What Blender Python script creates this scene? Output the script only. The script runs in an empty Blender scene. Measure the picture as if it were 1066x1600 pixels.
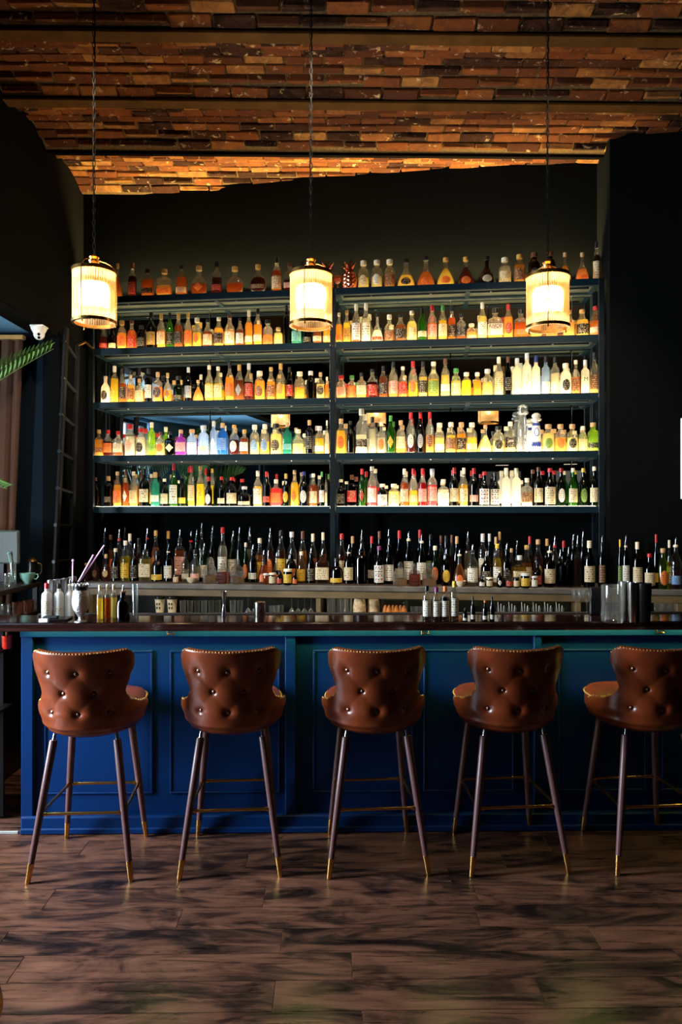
import bpy, bmesh, math, random
from mathutils import Vector, Matrix

# ------------------------------------------------------------------ camera, world, large lights, exposure
SC = bpy.context.scene
COL = SC.collection
rnd = random.Random(7)
pi = math.pi
FPX, HX, HY, HC = 1155.0, 533.0, 800.0, 1.66       # focal length in pixels, principal point, eye height

def lin(c):
    return tuple((v/255/12.92 if v/255 <= .04045 else ((v/255+.055)/1.055)**2.4) for v in c)

cam_d = bpy.data.cameras.new('camera')
cam_d.sensor_fit = 'VERTICAL'; cam_d.sensor_height = 24.0; cam_d.lens = FPX/1600*24.0
cam_d.clip_start = .02
cam = bpy.data.objects.new('camera', cam_d); COL.objects.link(cam)
cam.location = (0, 0, HC); cam.rotation_euler = (pi/2, 0, 0)
SC.camera = cam

world = bpy.data.worlds.new('world'); SC.world = world; world.use_nodes = True
wb = world.node_tree.nodes['Background']
wb.inputs[0].default_value = (.55, .72, 1, 1); wb.inputs[1].default_value = .25

def area_light(name, loc, rot, sx, sy, power, color, spread=pi):
    l = bpy.data.lights.new(name, 'AREA'); l.shape = 'RECTANGLE'; l.size = sx; l.size_y = sy
    l.energy = power; l.color = color; l.spread = spread
    o = bpy.data.objects.new(name, l); COL.objects.link(o); o.location = loc; o.rotation_euler = rot
    return o
# daylight outside the three windows of the left wall (facing +X)
area_light('daylight_near_bar', (-3.95, 2.88, 1.75), (0, -pi/2, 0), 2.2, .75, 800, (.86, .93, 1))
area_light('daylight_second_window', (-3.95, 1.95, 1.75), (0, -pi/2, 0), 2.2, .66, 16, (.9, .96, 1))
area_light('daylight_far_window', (-3.95, -2.7, 1.75), (0, -pi/2, 0), 2.0, .3, 8, (.86, .93, 1))

FILL_SPOT_W = 230                                       # each head of the unseen fill spots added over the bar

SC.view_settings.view_transform = 'Standard'
SC.view_settings.look = 'None'
SC.view_settings.gamma = 1
SC.view_settings.use_curve_mapping = False
SC.view_settings.exposure = 0.0
SC.cycles.max_bounces = 6
SC.cycles.transparent_max_bounces = 18
SC.cycles.glossy_bounces = 5
SC.cycles.transmission_bounces = 6
SC.cycles.sample_clamp_indirect = 6
SC.cycles.use_denoising = True

# ------------------------------------------------------------------ helpers
def W(px, py, d):
    return Vector(((px-HX)/FPX*d, d, HC-(py-HY)/FPX*d))

class MB:
    def __init__(s): s.v = []; s.f = []; s.uv = None
    def add(s, vs, fs):
        n = len(s.v); s.v += [tuple(v) for v in vs]; s.f += [tuple(i+n for i in f) for f in fs]; return s
    def box(s, c, d, b=0.0, M=None):
        cx, cy, cz = c; hx, hy, hz = d[0]/2, d[1]/2, d[2]/2
        b = min(b, hx*.9, hy*.9, hz*.9)
        if b <= 0:
            vs = [Vector((x*hx, y*hy, z*hz)) for x in (-1, 1) for y in (-1, 1) for z in (-1, 1)]
            fs = [(0,1,3,2),(4,6,7,5),(0,4,5,1),(2,3,7,6),(0,2,6,4),(1,5,7,3)]
        else:
            vs = []; idx = {}
            for i in (-1, 1):
                for j in (-1, 1):
                    for k in (-1, 1):
                        for a in range(3):
                            p = [i*(hx-b), j*(hy-b), k*(hz-b)]
                            p[a] = (i*hx, j*hy, k*hz)[a]
                            idx[(i, j, k, a)] = len(vs); vs.append(Vector(p))
            fs = []
            for a in range(3):
                o1, o2 = (a+1) % 3, (a+2) % 3
                for sg in (-1, 1):
                    q = []
                    for s1, s2 in ((-1,-1),(1,-1),(1,1),(-1,1)):
                        t = [0,0,0]; t[a] = sg; t[o1] = s1; t[o2] = s2
                        q.append(idx[(t[0],t[1],t[2],a)])
                    fs.append(tuple(q if sg > 0 else q[::-1]))
                for s1 in (-1, 1):
                    for s2 in (-1, 1):
                        q = []
                        for sg, ax in ((-1,o1),(1,o1),(1,o2),(-1,o2)):
                            t = [0,0,0]; t[a] = sg; t[o1] = s1; t[o2] = s2
                            q.append(idx[(t[0],t[1],t[2],ax)])
                        fs.append(tuple(q if s1*s2 < 0 else q[::-1]))
            for i in (-1, 1):
                for j in (-1, 1):
                    for k in (-1, 1):
                        q = tuple(idx[(i,j,k,a)] for a in range(3))
                        fs.append(q if i*j*k > 0 else q[::-1])
        if M is not None: vs = [M @ v for v in vs]
        return s.add([(v.x+cx, v.y+cy, v.z+cz) for v in vs], fs)
    def lathe(s, prof, n=20, c=(0,0,0), ex=2.0, dr=1.0, cap0=True, cap1=True, M=None):
        vs = []; fs = []
        for (r, z) in prof:
            for i in range(n):
                a = 2*pi*i/n
                ca, sa = math.cos(a), math.sin(a)
                if ex != 2.0:
                    k = (abs(ca)**ex+abs(sa)**ex)**(-1/ex)
                    ca *= k; sa *= k
                vs.append(Vector((r*ca, r*sa*dr, z)))
        for k in range(len(prof)-1):
            for i in range(n):
                j = (i+1) % n
                fs.append((k*n+i, k*n+j, (k+1)*n+j, (k+1)*n+i))
        if cap0: fs.append(tuple(range(n))[::-1])
        if cap1: fs.append(tuple((len(prof)-1)*n+i for i in range(n)))
        if M is not None: vs = [M @ v for v in vs]
        return s.add([(v.x+c[0], v.y+c[1], v.z+c[2]) for v in vs], fs)
    def tube(s, pts, r, n=8, caps=True, closed=False):
        pts = [Vector(p) for p in pts]; m = len(pts); rings = []
        rr = r if isinstance(r, (list, tuple)) else [r]*m
        up = None
        for i, p in enumerate(pts):
            if closed: t = pts[(i+1) % m]-pts[i-1]
            else: t = pts[min(i+1, m-1)]-pts[max(i-1, 0)]
            t = t.normalized()
            if up is None:
                up = Vector((0,0,1)) if abs(t.z) < .9 else Vector((1,0,0))
            x = up.cross(t)
            if x.length < 1e-5: x = Vector((0,1,0)).cross(t)
            x.normalize(); y = t.cross(x); up = y
            rings.append([p+x*(rr[i]*math.cos(2*pi*k/n))+y*(rr[i]*math.sin(2*pi*k/n)) for k in range(n)])
        vs = [v for ring in rings for v in ring]; fs = []
        for i in range(m if closed else m-1):
            j = (i+1) % m
            for k in range(n):
                l = (k+1) % n
                fs.append((i*n+k, i*n+l, j*n+l, j*n+k))
        if caps and not closed:
            fs.append(tuple(range(n))[::-1]); fs.append(tuple((m-1)*n+k for k in range(n)))
        return s.add(vs, fs)
    def prism(s, pts, z0, z1):
        n = len(pts)
        vs = [(p[0], p[1], z0) for p in pts]+[(p[0], p[1], z1) for p in pts]
        fs = [tuple(range(n))[::-1], tuple(range(n, 2*n))]+[(i, (i+1) % n, n+(i+1) % n, n+i) for i in range(n)]
        return s.add(vs, fs)
    def mesh(s, name, smooth=35, recalc=True):
        me = bpy.data.meshes.new(name); me.from_pydata(s.v, [], s.f)
        if s.uv:
            ul = me.uv_layers.new(name='UVMap')
            for lp in me.loops: ul.data[lp.index].uv = s.uv[lp.vertex_index]
        if recalc:
            bm = bmesh.new(); bm.from_mesh(me); bmesh.ops.recalc_face_normals(bm, faces=bm.faces); bm.to_mesh(me); bm.free()
        if smooth:
            me.polygons.foreach_set('use_smooth', [True]*len(me.polygons))
            if smooth < 180: me.set_sharp_from_angle(angle=math.radians(smooth))
        me.update(); return me

def tag(o, label=None, cat=None, group=None, kind=None):
    if label: o['label'] = label
    if cat: o['category'] = cat
    if group: o['group'] = group
    if kind: o['kind'] = kind
    return o
def link(name, data, parent=None, loc=None, rz=None, mat=None, color=None, rot=None, scale=None):
    o = bpy.data.objects.new(name, data); COL.objects.link(o)
    if parent is not None: o.parent = parent
    if loc is not None: o.location = loc
    if rz is not None: o.rotation_euler = (0, 0, rz)
    if rot is not None: o.rotation_euler = rot
    if scale is not None: o.scale = scale
    if color is not None: o.color = (*color, 1)
    if mat is not None and data is not None:
        if len(data.materials) == 0: data.materials.append(mat)
        elif data.materials[0] != mat:
            o.material_slots[0].link = 'OBJECT'; o.material_slots[0].material = mat
    return o
def empty(name, loc=(0,0,0), rz=0): 
    o = link(name, None, None, loc, rz); o.empty_display_size = .05; return o
def part(name, mb, mat, parent=None, smooth=35, **kw):
    return link(name, mb.mesh(name, smooth), parent, mat=mat, **kw)

# ------------------------------------------------------------------ materials
MAT = {}
def new_mat(name):
    m = bpy.data.materials.new(name); m.use_nodes = True
    nt = m.node_tree; nt.nodes.clear()
    out = nt.nodes.new('ShaderNodeOutputMaterial'); MAT[name] = m
    return m, nt, out
def N(nt, t, **kw):
    n = nt.nodes.new(t)
    for k, v in kw.items():
        if k.startswith('i_'): n.inputs[k[2:].replace('_', ' ')].default_value = v
        else: setattr(n, k, v)
    return n
def ramp(nt, fac, stops):
    r = N(nt, 'ShaderNodeValToRGB'); e = r.color_ramp.elements
    while len(e) < len(stops): e.new(.5)
    for k, (p, c) in enumerate(stops):
        e[k].position = p; e[k].color = (*c, 1)
    nt.links.new(fac, r.inputs[0]); return r.outputs[0]
def coords(nt, kind='Object', scale=(1,1,1)):
    t = N(nt, 'ShaderNodeTexCoord'); m = N(nt, 'ShaderNodeMapping'); m.inputs['Scale'].default_value = scale
    nt.links.new(t.outputs[kind], m.inputs[0]); return m.outputs[0]
def world_pos(nt, scale=(1,1,1)):
    t = N(nt, 'ShaderNodeNewGeometry'); m = N(nt, 'ShaderNodeMapping'); m.inputs['Scale'].default_value = scale
    nt.links.new(t.outputs['Position'], m.inputs[0]); return m.outputs[0]
def noise(nt, vec, scale, detail=4, rough=.55, dist=0):
    n = N(nt, 'ShaderNodeTexNoise'); n.inputs['Scale'].default_value = scale; n.inputs['Detail'].default_value = detail
    n.inputs['Roughness'].default_value = rough; n.inputs['Distortion'].default_value = dist
    nt.links.new(vec, n.inputs['Vector']); return n.outputs['Fac']
def simple(name, rgb, rough=.5, metal=0, var=.12, scale=18, bump=0, spec=.5, coat=0, emit=None, strength=0):
    """principled material with a little noise in the colour and roughness"""
    m, nt, out = new_mat(name); c = lin(rgb)
    p = N(nt, 'ShaderNodeBsdfPrincipled')
    f = noise(nt, coords(nt), scale)
    lo = tuple(max(0, v*(1-var)) for v in c); hi = tuple(min(1, v*(1+var)) for v in c)
    nt.links.new(ramp(nt, f, [(.3, lo), (.7, hi)]), p.inputs['Base Color'])
    p.inputs['Roughness'].default_value = rough; p.inputs['Metallic'].default_value = metal
    p.inputs['Specular IOR Level'].default_value = spec; p.inputs['Coat Weight'].default_value = coat
    if emit:
        p.inputs['Emission Color'].default_value = (*emit, 1); p.inputs['Emission Strength'].default_value = strength
    if bump:
        b = N(nt, 'ShaderNodeBump'); b.inputs['Strength'].default_value = bump; b.inputs['Distance'].default_value = .01
        nt.links.new(f, b.inputs['Height']); nt.links.new(b.outputs[0], p.inputs['Normal'])
    nt.links.new(p.outputs[0], out.inputs[0]); return m
def by_object(name, rough=.4, metal=0, coat=0, spec=.5):
    """colour comes from the object's own colour"""
    m, nt, out = new_mat(name); p = N(nt, 'ShaderNodeBsdfPrincipled'); oi = N(nt, 'ShaderNodeObjectInfo')
    f = noise(nt, coords(nt), 40, 2)
    mx = N(nt, 'ShaderNodeMix', data_type='RGBA', blend_type='MULTIPLY'); mx.inputs[0].default_value = .5
    nt.links.new(oi.outputs['Color'], mx.inputs[6]); nt.links.new(ramp(nt, f, [(.3, (.75,)*3), (.7, (1,)*3)]), mx.inputs[7])
    nt.links.new(mx.outputs[2], p.inputs['Base Color'])
    p.inputs['Roughness'].default_value = rough; p.inputs['Metallic'].default_value = metal
    p.inputs['Coat Weight'].default_value = coat; p.inputs['Specular IOR Level'].default_value = spec
    nt.links.new(p.outputs[0], out.inputs[0]); return m
def thin_glass(name, translucency, gloss=.9, rough=.06, objcol=True, rgb=(255,255,255), fres=(.04, .5)):
    """thin-walled glass or liquid: part see-through, part light-scattering, with a glossy skin"""
    m, nt, out = new_mat(name)
    tr = N(nt, 'ShaderNodeBsdfTransparent'); tl = N(nt, 'ShaderNodeBsdfTranslucent'); gl = N(nt, 'ShaderNodeBsdfGlossy')
    gl.inputs['Roughness'].default_value = rough; gl.inputs['Color'].default_value = (gloss,)*3+(1,)
    if objcol:
        oi = N(nt, 'ShaderNodeObjectInfo')
        lw0 = N(nt, 'ShaderNodeLayerWeight'); lw0.inputs[0].default_value = .5     # longer path through the rim: deeper tint
        p0 = N(nt, 'ShaderNodeMath', operation='POWER'); p0.inputs[1].default_value = 2.5; nt.links.new(lw0.outputs['Facing'], p0.inputs[0])
        sq = N(nt, 'ShaderNodeMix', data_type='RGBA', blend_type='MULTIPLY'); sq.inputs[0].default_value = 1
        nt.links.new(oi.outputs['Color'], sq.inputs[6]); nt.links.new(oi.outputs['Color'], sq.inputs[7])
        ab = N(nt, 'ShaderNodeMix', data_type='RGBA', blend_type='MULTIPLY'); ab.inputs[0].default_value = 1; ab.inputs[7].default_value = (.45, .40, .35, 1)
        nt.links.new(sq.outputs[2], ab.inputs[6])
        cm_ = N(nt, 'ShaderNodeMix', data_type='RGBA'); nt.links.new(p0.outputs[0], cm_.inputs[0])
        nt.links.new(oi.outputs['Color'], cm_.inputs[6]); nt.links.new(ab.outputs[2], cm_.inputs[7])
        nt.links.new(cm_.outputs[2], tr.inputs[0]); nt.links.new(cm_.outputs[2], tl.inputs[0])
    else:
        for n in (tr, tl): n.inputs[0].default_value = (*lin(rgb), 1)
    a = N(nt, 'ShaderNodeMixShader'); a.inputs[0].default_value = translucency
    nt.links.new(tr.outputs[0], a.inputs[1]); nt.links.new(tl.outputs[0], a.inputs[2])
    lw = N(nt, 'ShaderNodeLayerWeight'); lw.inputs[0].default_value = .25
    mr = N(nt, 'ShaderNodeMapRange'); mr.inputs[3].default_value = fres[0]; mr.inputs[4].default_value = fres[1]
    pw = N(nt, 'ShaderNodeMath', operation='POWER'); pw.inputs[1].default_value = 2.0
    nt.links.new(lw.outputs['Facing'], pw.inputs[0]); nt.links.new(pw.outputs[0], mr.inputs[0])
    b = N(nt, 'ShaderNodeMixShader'); nt.links.new(mr.outputs[0], b.inputs[0])
    nt.links.new(a.outputs[0], b.inputs[1]); nt.links.new(gl.outputs[0], b.inputs[2])
    nt.links.new(b.outputs[0], out.inputs[0]); return m
def emitter(name, rgb, strength):
    m, nt, out = new_mat(name); e = N(nt, 'ShaderNodeEmission')
    e.inputs[0].default_value = (*rgb, 1); e.inputs[1].default_value = strength
    nt.links.new(e.outputs[0], out.inputs[0]); return m
def label_mat(name, ink):
    """paper label: the object's colour printed with lines of small type and a darker heading"""
    m, nt, out = new_mat(name); p = N(nt, 'ShaderNodeBsdfPrincipled'); oi = N(nt, 'ShaderNodeObjectInfo')
    uv = N(nt, 'ShaderNodeUVMap'); uv.uv_map = 'UVMap'
    sp = N(nt, 'ShaderNodeSeparateXYZ'); nt.links.new(uv.outputs[0], sp.inputs[0])
    def math_(op, a, b):
        n = N(nt, 'ShaderNodeMath', operation=op)
        for i, q in enumerate((a, b)):
            if isinstance(q, (int, float)): n.inputs[i].default_value = q
            else: nt.links.new(q, n.inputs[i])
        return n.outputs[0]
    rowi = math_('FLOOR', math_('MULTIPLY', sp.outputs[1], 7.0), 0)
    fr = math_('FRACT', math_('MULTIPLY', sp.outputs[1], 7.0), 0)
    inrow = math_('MULTIPLY', math_('GREATER_THAN', fr, .3), math_('LESS_THAN', fr, .75))
    cb = N(nt, 'ShaderNodeCombineXYZ')
    nt.links.new(math_('MULTIPLY', sp.outputs[0], 16.0), cb.inputs[0]); nt.links.new(math_('MULTIPLY', rowi, 7.3), cb.inputs[1])
    nt.links.new(math_('MULTIPLY', oi.outputs['Random'], 90.0), cb.inputs[2])
    wn = noise(nt, cb.outputs[0], 1.0, 2)
    side = math_('LESS_THAN', math_('ABSOLUTE', math_('SUBTRACT', sp.outputs[0], .5), 0), .36)
    ink_f = math_('MULTIPLY', math_('MULTIPLY', inrow, math_('GREATER_THAN', wn, .52)), math_('MULTIPLY', side, .85))
    mx = N(nt, 'ShaderNodeMix', data_type='RGBA'); nt.links.new(ink_f, mx.inputs[0])
    nt.links.new(oi.outputs['Color'], mx.inputs[6]); mx.inputs[7].default_value = (*lin(ink), 1)
    nt.links.new(mx.outputs[2], p.inputs['Base Color']); p.inputs['Roughness'].default_value = .5
    tl = N(nt, 'ShaderNodeBsdfTranslucent'); nt.links.new(mx.outputs[2], tl.inputs[0])
    ms = N(nt, 'ShaderNodeMixShader'); ms.inputs[0].default_value = .35
    nt.links.new(p.outputs[0], ms.inputs[1]); nt.links.new(tl.outputs[0], ms.inputs[2])
    nt.links.new(ms.outputs[0], out.inputs[0]); return m

def brick_mat():
    m, nt, out = new_mat('old_brick'); p = N(nt, 'ShaderNodeBsdfPrincipled')
    oi = N(nt, 'ShaderNodeObjectInfo'); pos = world_pos(nt)
    base = ramp(nt, oi.outputs['Random'], [(0, lin((26,16,10))), (.16, lin((38,21,12))), (.35, lin((80,41,17))), (.6, lin((102,53,23))), (.85, lin((120,70,31))), (1, lin((142,96,48)))])
    blot = noise(nt, pos, 11, 5, .7, .8)
    k = N(nt, 'ShaderNodeMix', data_type='RGBA'); nt.links.new(ramp(nt, blot, [(.40, (.0,)*3), (.62, (.65,)*3)]), k.inputs[0])
    nt.links.new(base, k.inputs[6]); k.inputs[7].default_value = (*lin((66,40,30)), 1)
    lim = noise(nt, pos, 17, 5, .65, .5)
    k2 = N(nt, 'ShaderNodeMix', data_type='RGBA'); nt.links.new(ramp(nt, lim, [(.60, (0,)*3), (.72, (.8,)*3)]), k2.inputs[0])
    nt.links.new(k.outputs[2], k2.inputs[6]); k2.inputs[7].default_value = (*lin((204,170,122)), 1)
    nt.links.new(k2.outputs[2], p.inputs['Base Color']); p.inputs['Roughness'].default_value = .9; p.inputs['Specular IOR Level'].default_value = .04
    b = N(nt, 'ShaderNodeBump'); b.inputs['Strength'].default_value = .6; b.inputs['Distance'].default_value = .012
    nt.links.new(noise(nt, pos, 45, 6, .7), b.inputs['Height']); nt.links.new(b.outputs[0], p.inputs['Normal'])
    nt.links.new(p.outputs[0], out.inputs[0]); return m
def plank_mat():
    m, nt, out = new_mat('dark_plank_wood'); p = N(nt, 'ShaderNodeBsdfPrincipled')
    oi = N(nt, 'ShaderNodeObjectInfo'); t = N(nt, 'ShaderNodeNewGeometry')
    off = N(nt, 'ShaderNodeVectorMath', operation='SCALE'); off.inputs[0].default_value = (13.1, 7.7, 3.3)
    nt.links.new(oi.outputs['Random'], off.inputs['Scale'])
    ad = N(nt, 'ShaderNodeVectorMath', operation='ADD'); nt.links.new(t.outputs['Position'], ad.inputs[0]); nt.links.new(off.outputs[0], ad.inputs[1])
    def mp(s):
        q = N(nt, 'ShaderNodeMapping'); q.inputs['Scale'].default_value = s; nt.links.new(ad.outputs[0], q.inputs[0]); return q.outputs[0]
    grain = noise(nt, mp((2.2, 26, 26)), 1.6, 7, .65, .9)
    cloud = noise(nt, mp((1.3, 4.5, 4.5)), 1.5, 7, .68, 1.4)
    c1 = ramp(nt, cloud, [(.37, lin((24,17,16))), (.45, lin((58,38,31))), (.54, lin((98,64,49))), (.68, lin((118,78,60))), (.86, lin((142,100,78)))])
    c2 = ramp(nt, grain, [(.32, (.22,)*3), (.50, (.8,)*3), (.7, (1.0,)*3)])
    mx = N(nt, 'ShaderNodeMix', data_type='RGBA', blend_type='MULTIPLY'); mx.inputs[0].default_value = .85
    nt.links.new(c1, mx.inputs[6]); nt.links.new(c2, mx.inputs[7])
    nt.links.new(mx.outputs[2], p.inputs['Base Color'])
    rr = N(nt, 'ShaderNodeMapRange'); rr.inputs[3].default_value = .22; rr.inputs[4].default_value = .36; p.inputs['Specular IOR Level'].default_value = .28
    nt.links.new(grain, rr.inputs[0]); nt.links.new(rr.outputs[0], p.inputs['Roughness'])
    b = N(nt, 'ShaderNodeBump'); b.inputs['Strength'].default_value = .12; b.inputs['Distance'].default_value = .004
    nt.links.new(grain, b.inputs['Height']); nt.links.new(b.outputs[0], p.inputs['Normal'])
    nt.links.new(p.outputs[0], out.inputs[0]); return m
def leather_mat():
    m, nt, out = new_mat('brown_leather'); p = N(nt, 'ShaderNodeBsdfPrincipled'); pos = coords(nt)
    c = ramp(nt, noise(nt, pos, 5, 4, .6, .4), [(.3, lin((78,31,13))), (.7, lin((124,54,23)))])
    nt.links.new(c, p.inputs['Base Color']); p.inputs['Roughness'].default_value = .29
    p.inputs['Specular IOR Level'].default_value = .55
    v = N(nt, 'ShaderNodeTexVoronoi'); v.inputs['Scale'].default_value = 260; nt.links.new(pos, v.inputs['Vector'])
    b = N(nt, 'ShaderNodeBump'); b.inputs['Strength'].default_value = .05; b.inputs['Distance'].default_value = .002
    nt.links.new(v.outputs['Distance'], b.inputs['Height']); nt.links.new(b.outputs[0], p.inputs['Normal'])
    nt.links.new(p.outputs[0], out.inputs[0]); return m
def wood_mat(name, a, b, rough, sc=(1, 14, 14)):
    m, nt, out = new_mat(name); p = N(nt, 'ShaderNodeBsdfPrincipled')
    f = noise(nt, coords(nt, 'Object', sc), 3, 6, .6, .6)
    nt.links.new(ramp(nt, f, [(.3, lin(a)), (.7, lin(b))]), p.inputs['Base Color'])
    p.inputs['Roughness'].default_value = rough
    nt.links.new(p.outputs[0], out.inputs[0]); return m

simple('black_wall', (9,10,10), .85, spec=.02, bump=.05, scale=30)
simple('navy_wall', (12,22,30), .85, spec=.05)
simple('blue_wall', (92,142,172), .7, bump=.05, scale=30)
simple('bulkhead_paint', (12,11,9), .85, spec=.02, bump=.05, scale=30)
simple('mortar', (84,65,40), .95, spec=.03, var=.3, scale=60, bump=.4)
simple('steel_beam', (66,42,14), .8, spec=.05, var=.3, scale=9)
simple('dark_beam', (10,7,5), .9, spec=.03)
simple('bar_blue', (0,37,84), .38, spec=.2, var=.06, scale=6)
simple('teal_steel', (8,30,38), .5, spec=.15, var=.15)
simple('dark_steel', (8,18,23), .5, spec=.15)
simple('plate_steel', (92,98,84), .35, metal=.5, var=.25, scale=5)
simple('stone_counter', (92,86,78), .35, var=.35, scale=9)
simple('counter_edge', (96,78,50), .5, var=.3, scale=7)
simple('brass', (214,164,92), .24, metal=1, var=.1)
simple('button_bronze', (132,98,86), .3, metal=1, var=.1)
simple('dim_brass', (150,112,62), .35, metal=1, var=.15)
simple('silver', (214,212,210), .18, metal=1, var=.06)
simple('engraved_silver', (190,190,190), .3, metal=1, var=.35, scale=120, bump=.6)
simple('black_metal', (14,14,14), .35, metal=.4)
simple('ladder_paint', (22,23,23), .6, spec=.08)
simple('seam_highlight', (150,126,104), .8)  # pale colour standing in for the glint on plank edges
simple('chain_iron', (14,12,10), .7, spec=.06)
simple('black_rubber', (16,16,17), .55)
simple('leg_wood', (84,54,54), .38, var=.12)
simple('white_plastic', (226,222,214), .4, var=.04)
simple('cream_ceramic', (222,200,160), .35, var=.08)
simple('jade_ceramic', (122,168,152), .3, var=.06)
simple('curtain_velvet', (66,36,16), .9, var=.25, scale=6)
simple('gold_tape', (170,128,66), .8, var=.2)
simple('palm_leaf', (58,92,30), .5, var=.35, scale=12)
simple('palm_stem', (86,104,40), .6)
simple('terracotta', (104,58,40), .8, var=.2)
simple('red_glass', (190,40,22), .2, var=.4, scale=60)
simple('orange_peel', (226,128,40), .5, var=.15, scale=30)
simple('carved_stone', (178,150,112), .8, var=.35, scale=60, bump=.6)
simple('straw_pink', (226,170,220), .4)
simple('grey_screen', (52,58,52), .6)
simple('dark_screen', (20,22,24), .25)
simple('art_paper', (214,206,190), .7, var=.25, scale=5)
simple('plinth_white', (150,150,146), .6)
simple('copper', (196,112,84), .22, metal=1, var=.2, scale=40)
wood_mat('bar_top_wood', (26,14,12), (52,28,24), .1)
wood_mat('dark_wood', (34,24,20), (58,40,32), .4)
wood_mat('cork', (176,138,92), (206,168,116), .8, (6,6,6))
by_object('cap', .35); by_object('painted', .4); by_object('glazed', .15, coat=.4)
MAT['label'] = label_mat('label_dark_ink', (40,26,20)); MAT['label_k'] = label_mat('label_light_ink', (200,180,140))
thin_glass('bottle_glass', .09, fres=(.05, .7))
thin_glass('tinted_glass', .28, fres=(.05, .6))
thin_glass('liquid', .45, fres=(.02, .2))
thin_glass('frosted', .65, rough=.3, fres=(.02, .12))
thin_glass('clear_glass', .05, objcol=False, rgb=(242,246,244), fres=(.08, .9))
thin_glass('crystal', .10, objcol=False, rgb=(246,246,242), fres=(.14, .95), rough=.03)
thin_glass('lamp_rods', .50, objcol=False, rgb=(255,236,204), fres=(.05, .4), rough=.15)
thin_glass('lamp_diffuser', .95, objcol=False, rgb=(255,240,212), fres=(.01, .05), rough=.4)
thin_glass('window_glass', .02, objcol=False, rgb=(248,252,255), fres=(.03, .4))
emitter('lamp_bulb', (1, .77, .47), 330)
emitter('shelf_light', (1, .80, .46), 17)
emitter('top_shelf_light', (1, .76, .42), 4)
emitter('ceiling_fill', (1, .80, .36), 1300)  # added strip on the top shelf, brightens the vaults
emitter('store_fill', (1, .84, .6), 7)  # added fill for the glasses under the counter
emitter('shelf_light_pale', (1, .86, .64), 16)
emitter('counter_led', (.95, 1, .20), 60)
emitter('picture_bulb', (1, .82, .6), 3)
m, nt, out = new_mat('mirror'); g = N(nt, 'ShaderNodeBsdfGlossy'); g.inputs['Roughness'].default_value = .004
nt.links.new(ramp(nt, noise(nt, coords(nt), 2), [(.3, (.74, .77, .76)), (.7, (.78, .8, .79))]), g.inputs[0]); nt.links.new(g.outputs[0], out.inputs[0])
brick_mat(); plank_mat(); leather_mat()
# ------------------------------------------------------------------ frames of the place
A = math.radians(7.1); SA, CA = math.sin(A), math.cos(A)      # back wall stands 7 degrees askew to the bar
BR = math.radians(1.0)                                        # bar, planks and beams
N_FRONT, N_MIRROR, N_COUNTER = 5.084, 5.322, 4.885            # distances along the back wall's normal
SHELF_Z = [3.215, 2.842, 2.455, 2.070, 1.700]
COUNTER_Z = 1.17
def U(px, n):                                                 # place along the back wall for a picture column
    t = (px-HX)/FPX; s = n/(t*SA+CA); return s*(t*CA-SA), s
def BW(u, n, z): return Vector((u*CA+n*SA, -u*SA+n*CA, z))
def BX(px, d=3.84): return (px-HX)/FPX*d
def rot2(x, y, a): return (x*math.cos(a)-y*math.sin(a), x*math.sin(a)+y*math.cos(a))

def struct(name, mb, mat, label, cat, smooth=35, rz=0):
    o = part(name, mb, MAT[mat], smooth=smooth); o.rotation_euler = (0, 0, rz)
    return tag(o, label, cat, kind='structure')

# ------------------------------------------------------------------ room shell
fl = MB().box((-.2, .75, -.06), (7.2, 10.2, .1))
floor = struct('floor', fl, 'dark_plank_wood', 'dark brown wooden plank floor in front of the bar', 'floor')
PW = .163
plank_rows = []
for k in range(-13, 5):
    y0 = 3.272+k*PW
    x = -3.1-rnd.random()*.9
    xs = [x]
    while x < 2.9:
        x += rnd.choice([.92, 1.08, 1.22, 1.22, 1.22]); xs.append(x)
    for a_, b_ in zip(xs[:-1], xs[1:]):
        mb = MB().box((0, 0, 0), (b_-a_-.0022, PW-.0022, .012), .0008)
        px_, py_ = rot2((a_+b_)/2, y0+PW/2, BR)
        part('plank', mb, MAT['dark_plank_wood'], floor, smooth=0, loc=(px_, py_, -.0045), rz=BR)

part('seam_highlight', MB().box((0, 3.272-4.5*PW, -.0042), (6.0, 17.8*PW, .006)), MAT['seam_highlight'], floor, rz=BR)['kind'] = 'stuff'  # pale sheet in the gaps: bevel highlight of the seams put into colour
wb_ = MB().box((-.95, N_MIRROR+.10, 2.15), (4.24, .14, 4.3))
struct('wall_back', wb_, 'black_wall', 'matt black wall behind the lit bottle shelves', 'wall', rz=-A)
N_RW = 4.985; U_RW = U(952.5, N_RW)[0]
wr = MB().box((U_RW+1.05, N_RW+.22, 2.15), (2.1, .44, 4.3), .004)
struct('wall_right', wr, 'black_wall', 'black wall beside the shelves, bottles standing before it', 'wall', rz=-A)
wl = MB().box((-2.0, 5.37, 1.45), (.12, .54, 2.9), .004)
struct('wall_left', wl, 'black_wall', 'dark wall end between the ladder and the curtain', 'wall')
bh = MB().box((-2.03, .7, 3.59), (.16, 9.8, 1.44), .006)
struct('wall_left_bulkhead', bh, 'bulkhead_paint', 'dark bulkhead above the curtained window bay', 'wall')
pw_ = MB().box((-2.85, 5.16, 1.45), (1.62, .1, 2.9))
struct('wall_left_bay', pw_, 'navy_wall', 'dark blue end wall of the window bay', 'wall')
bc = MB().box((-2.85, .6, 2.95), (1.6, 9.4, .1))
struct('ceiling_bay', bc, 'blue_wall', 'blue ceiling of the window bay under the bulkhead', 'ceiling')
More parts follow.
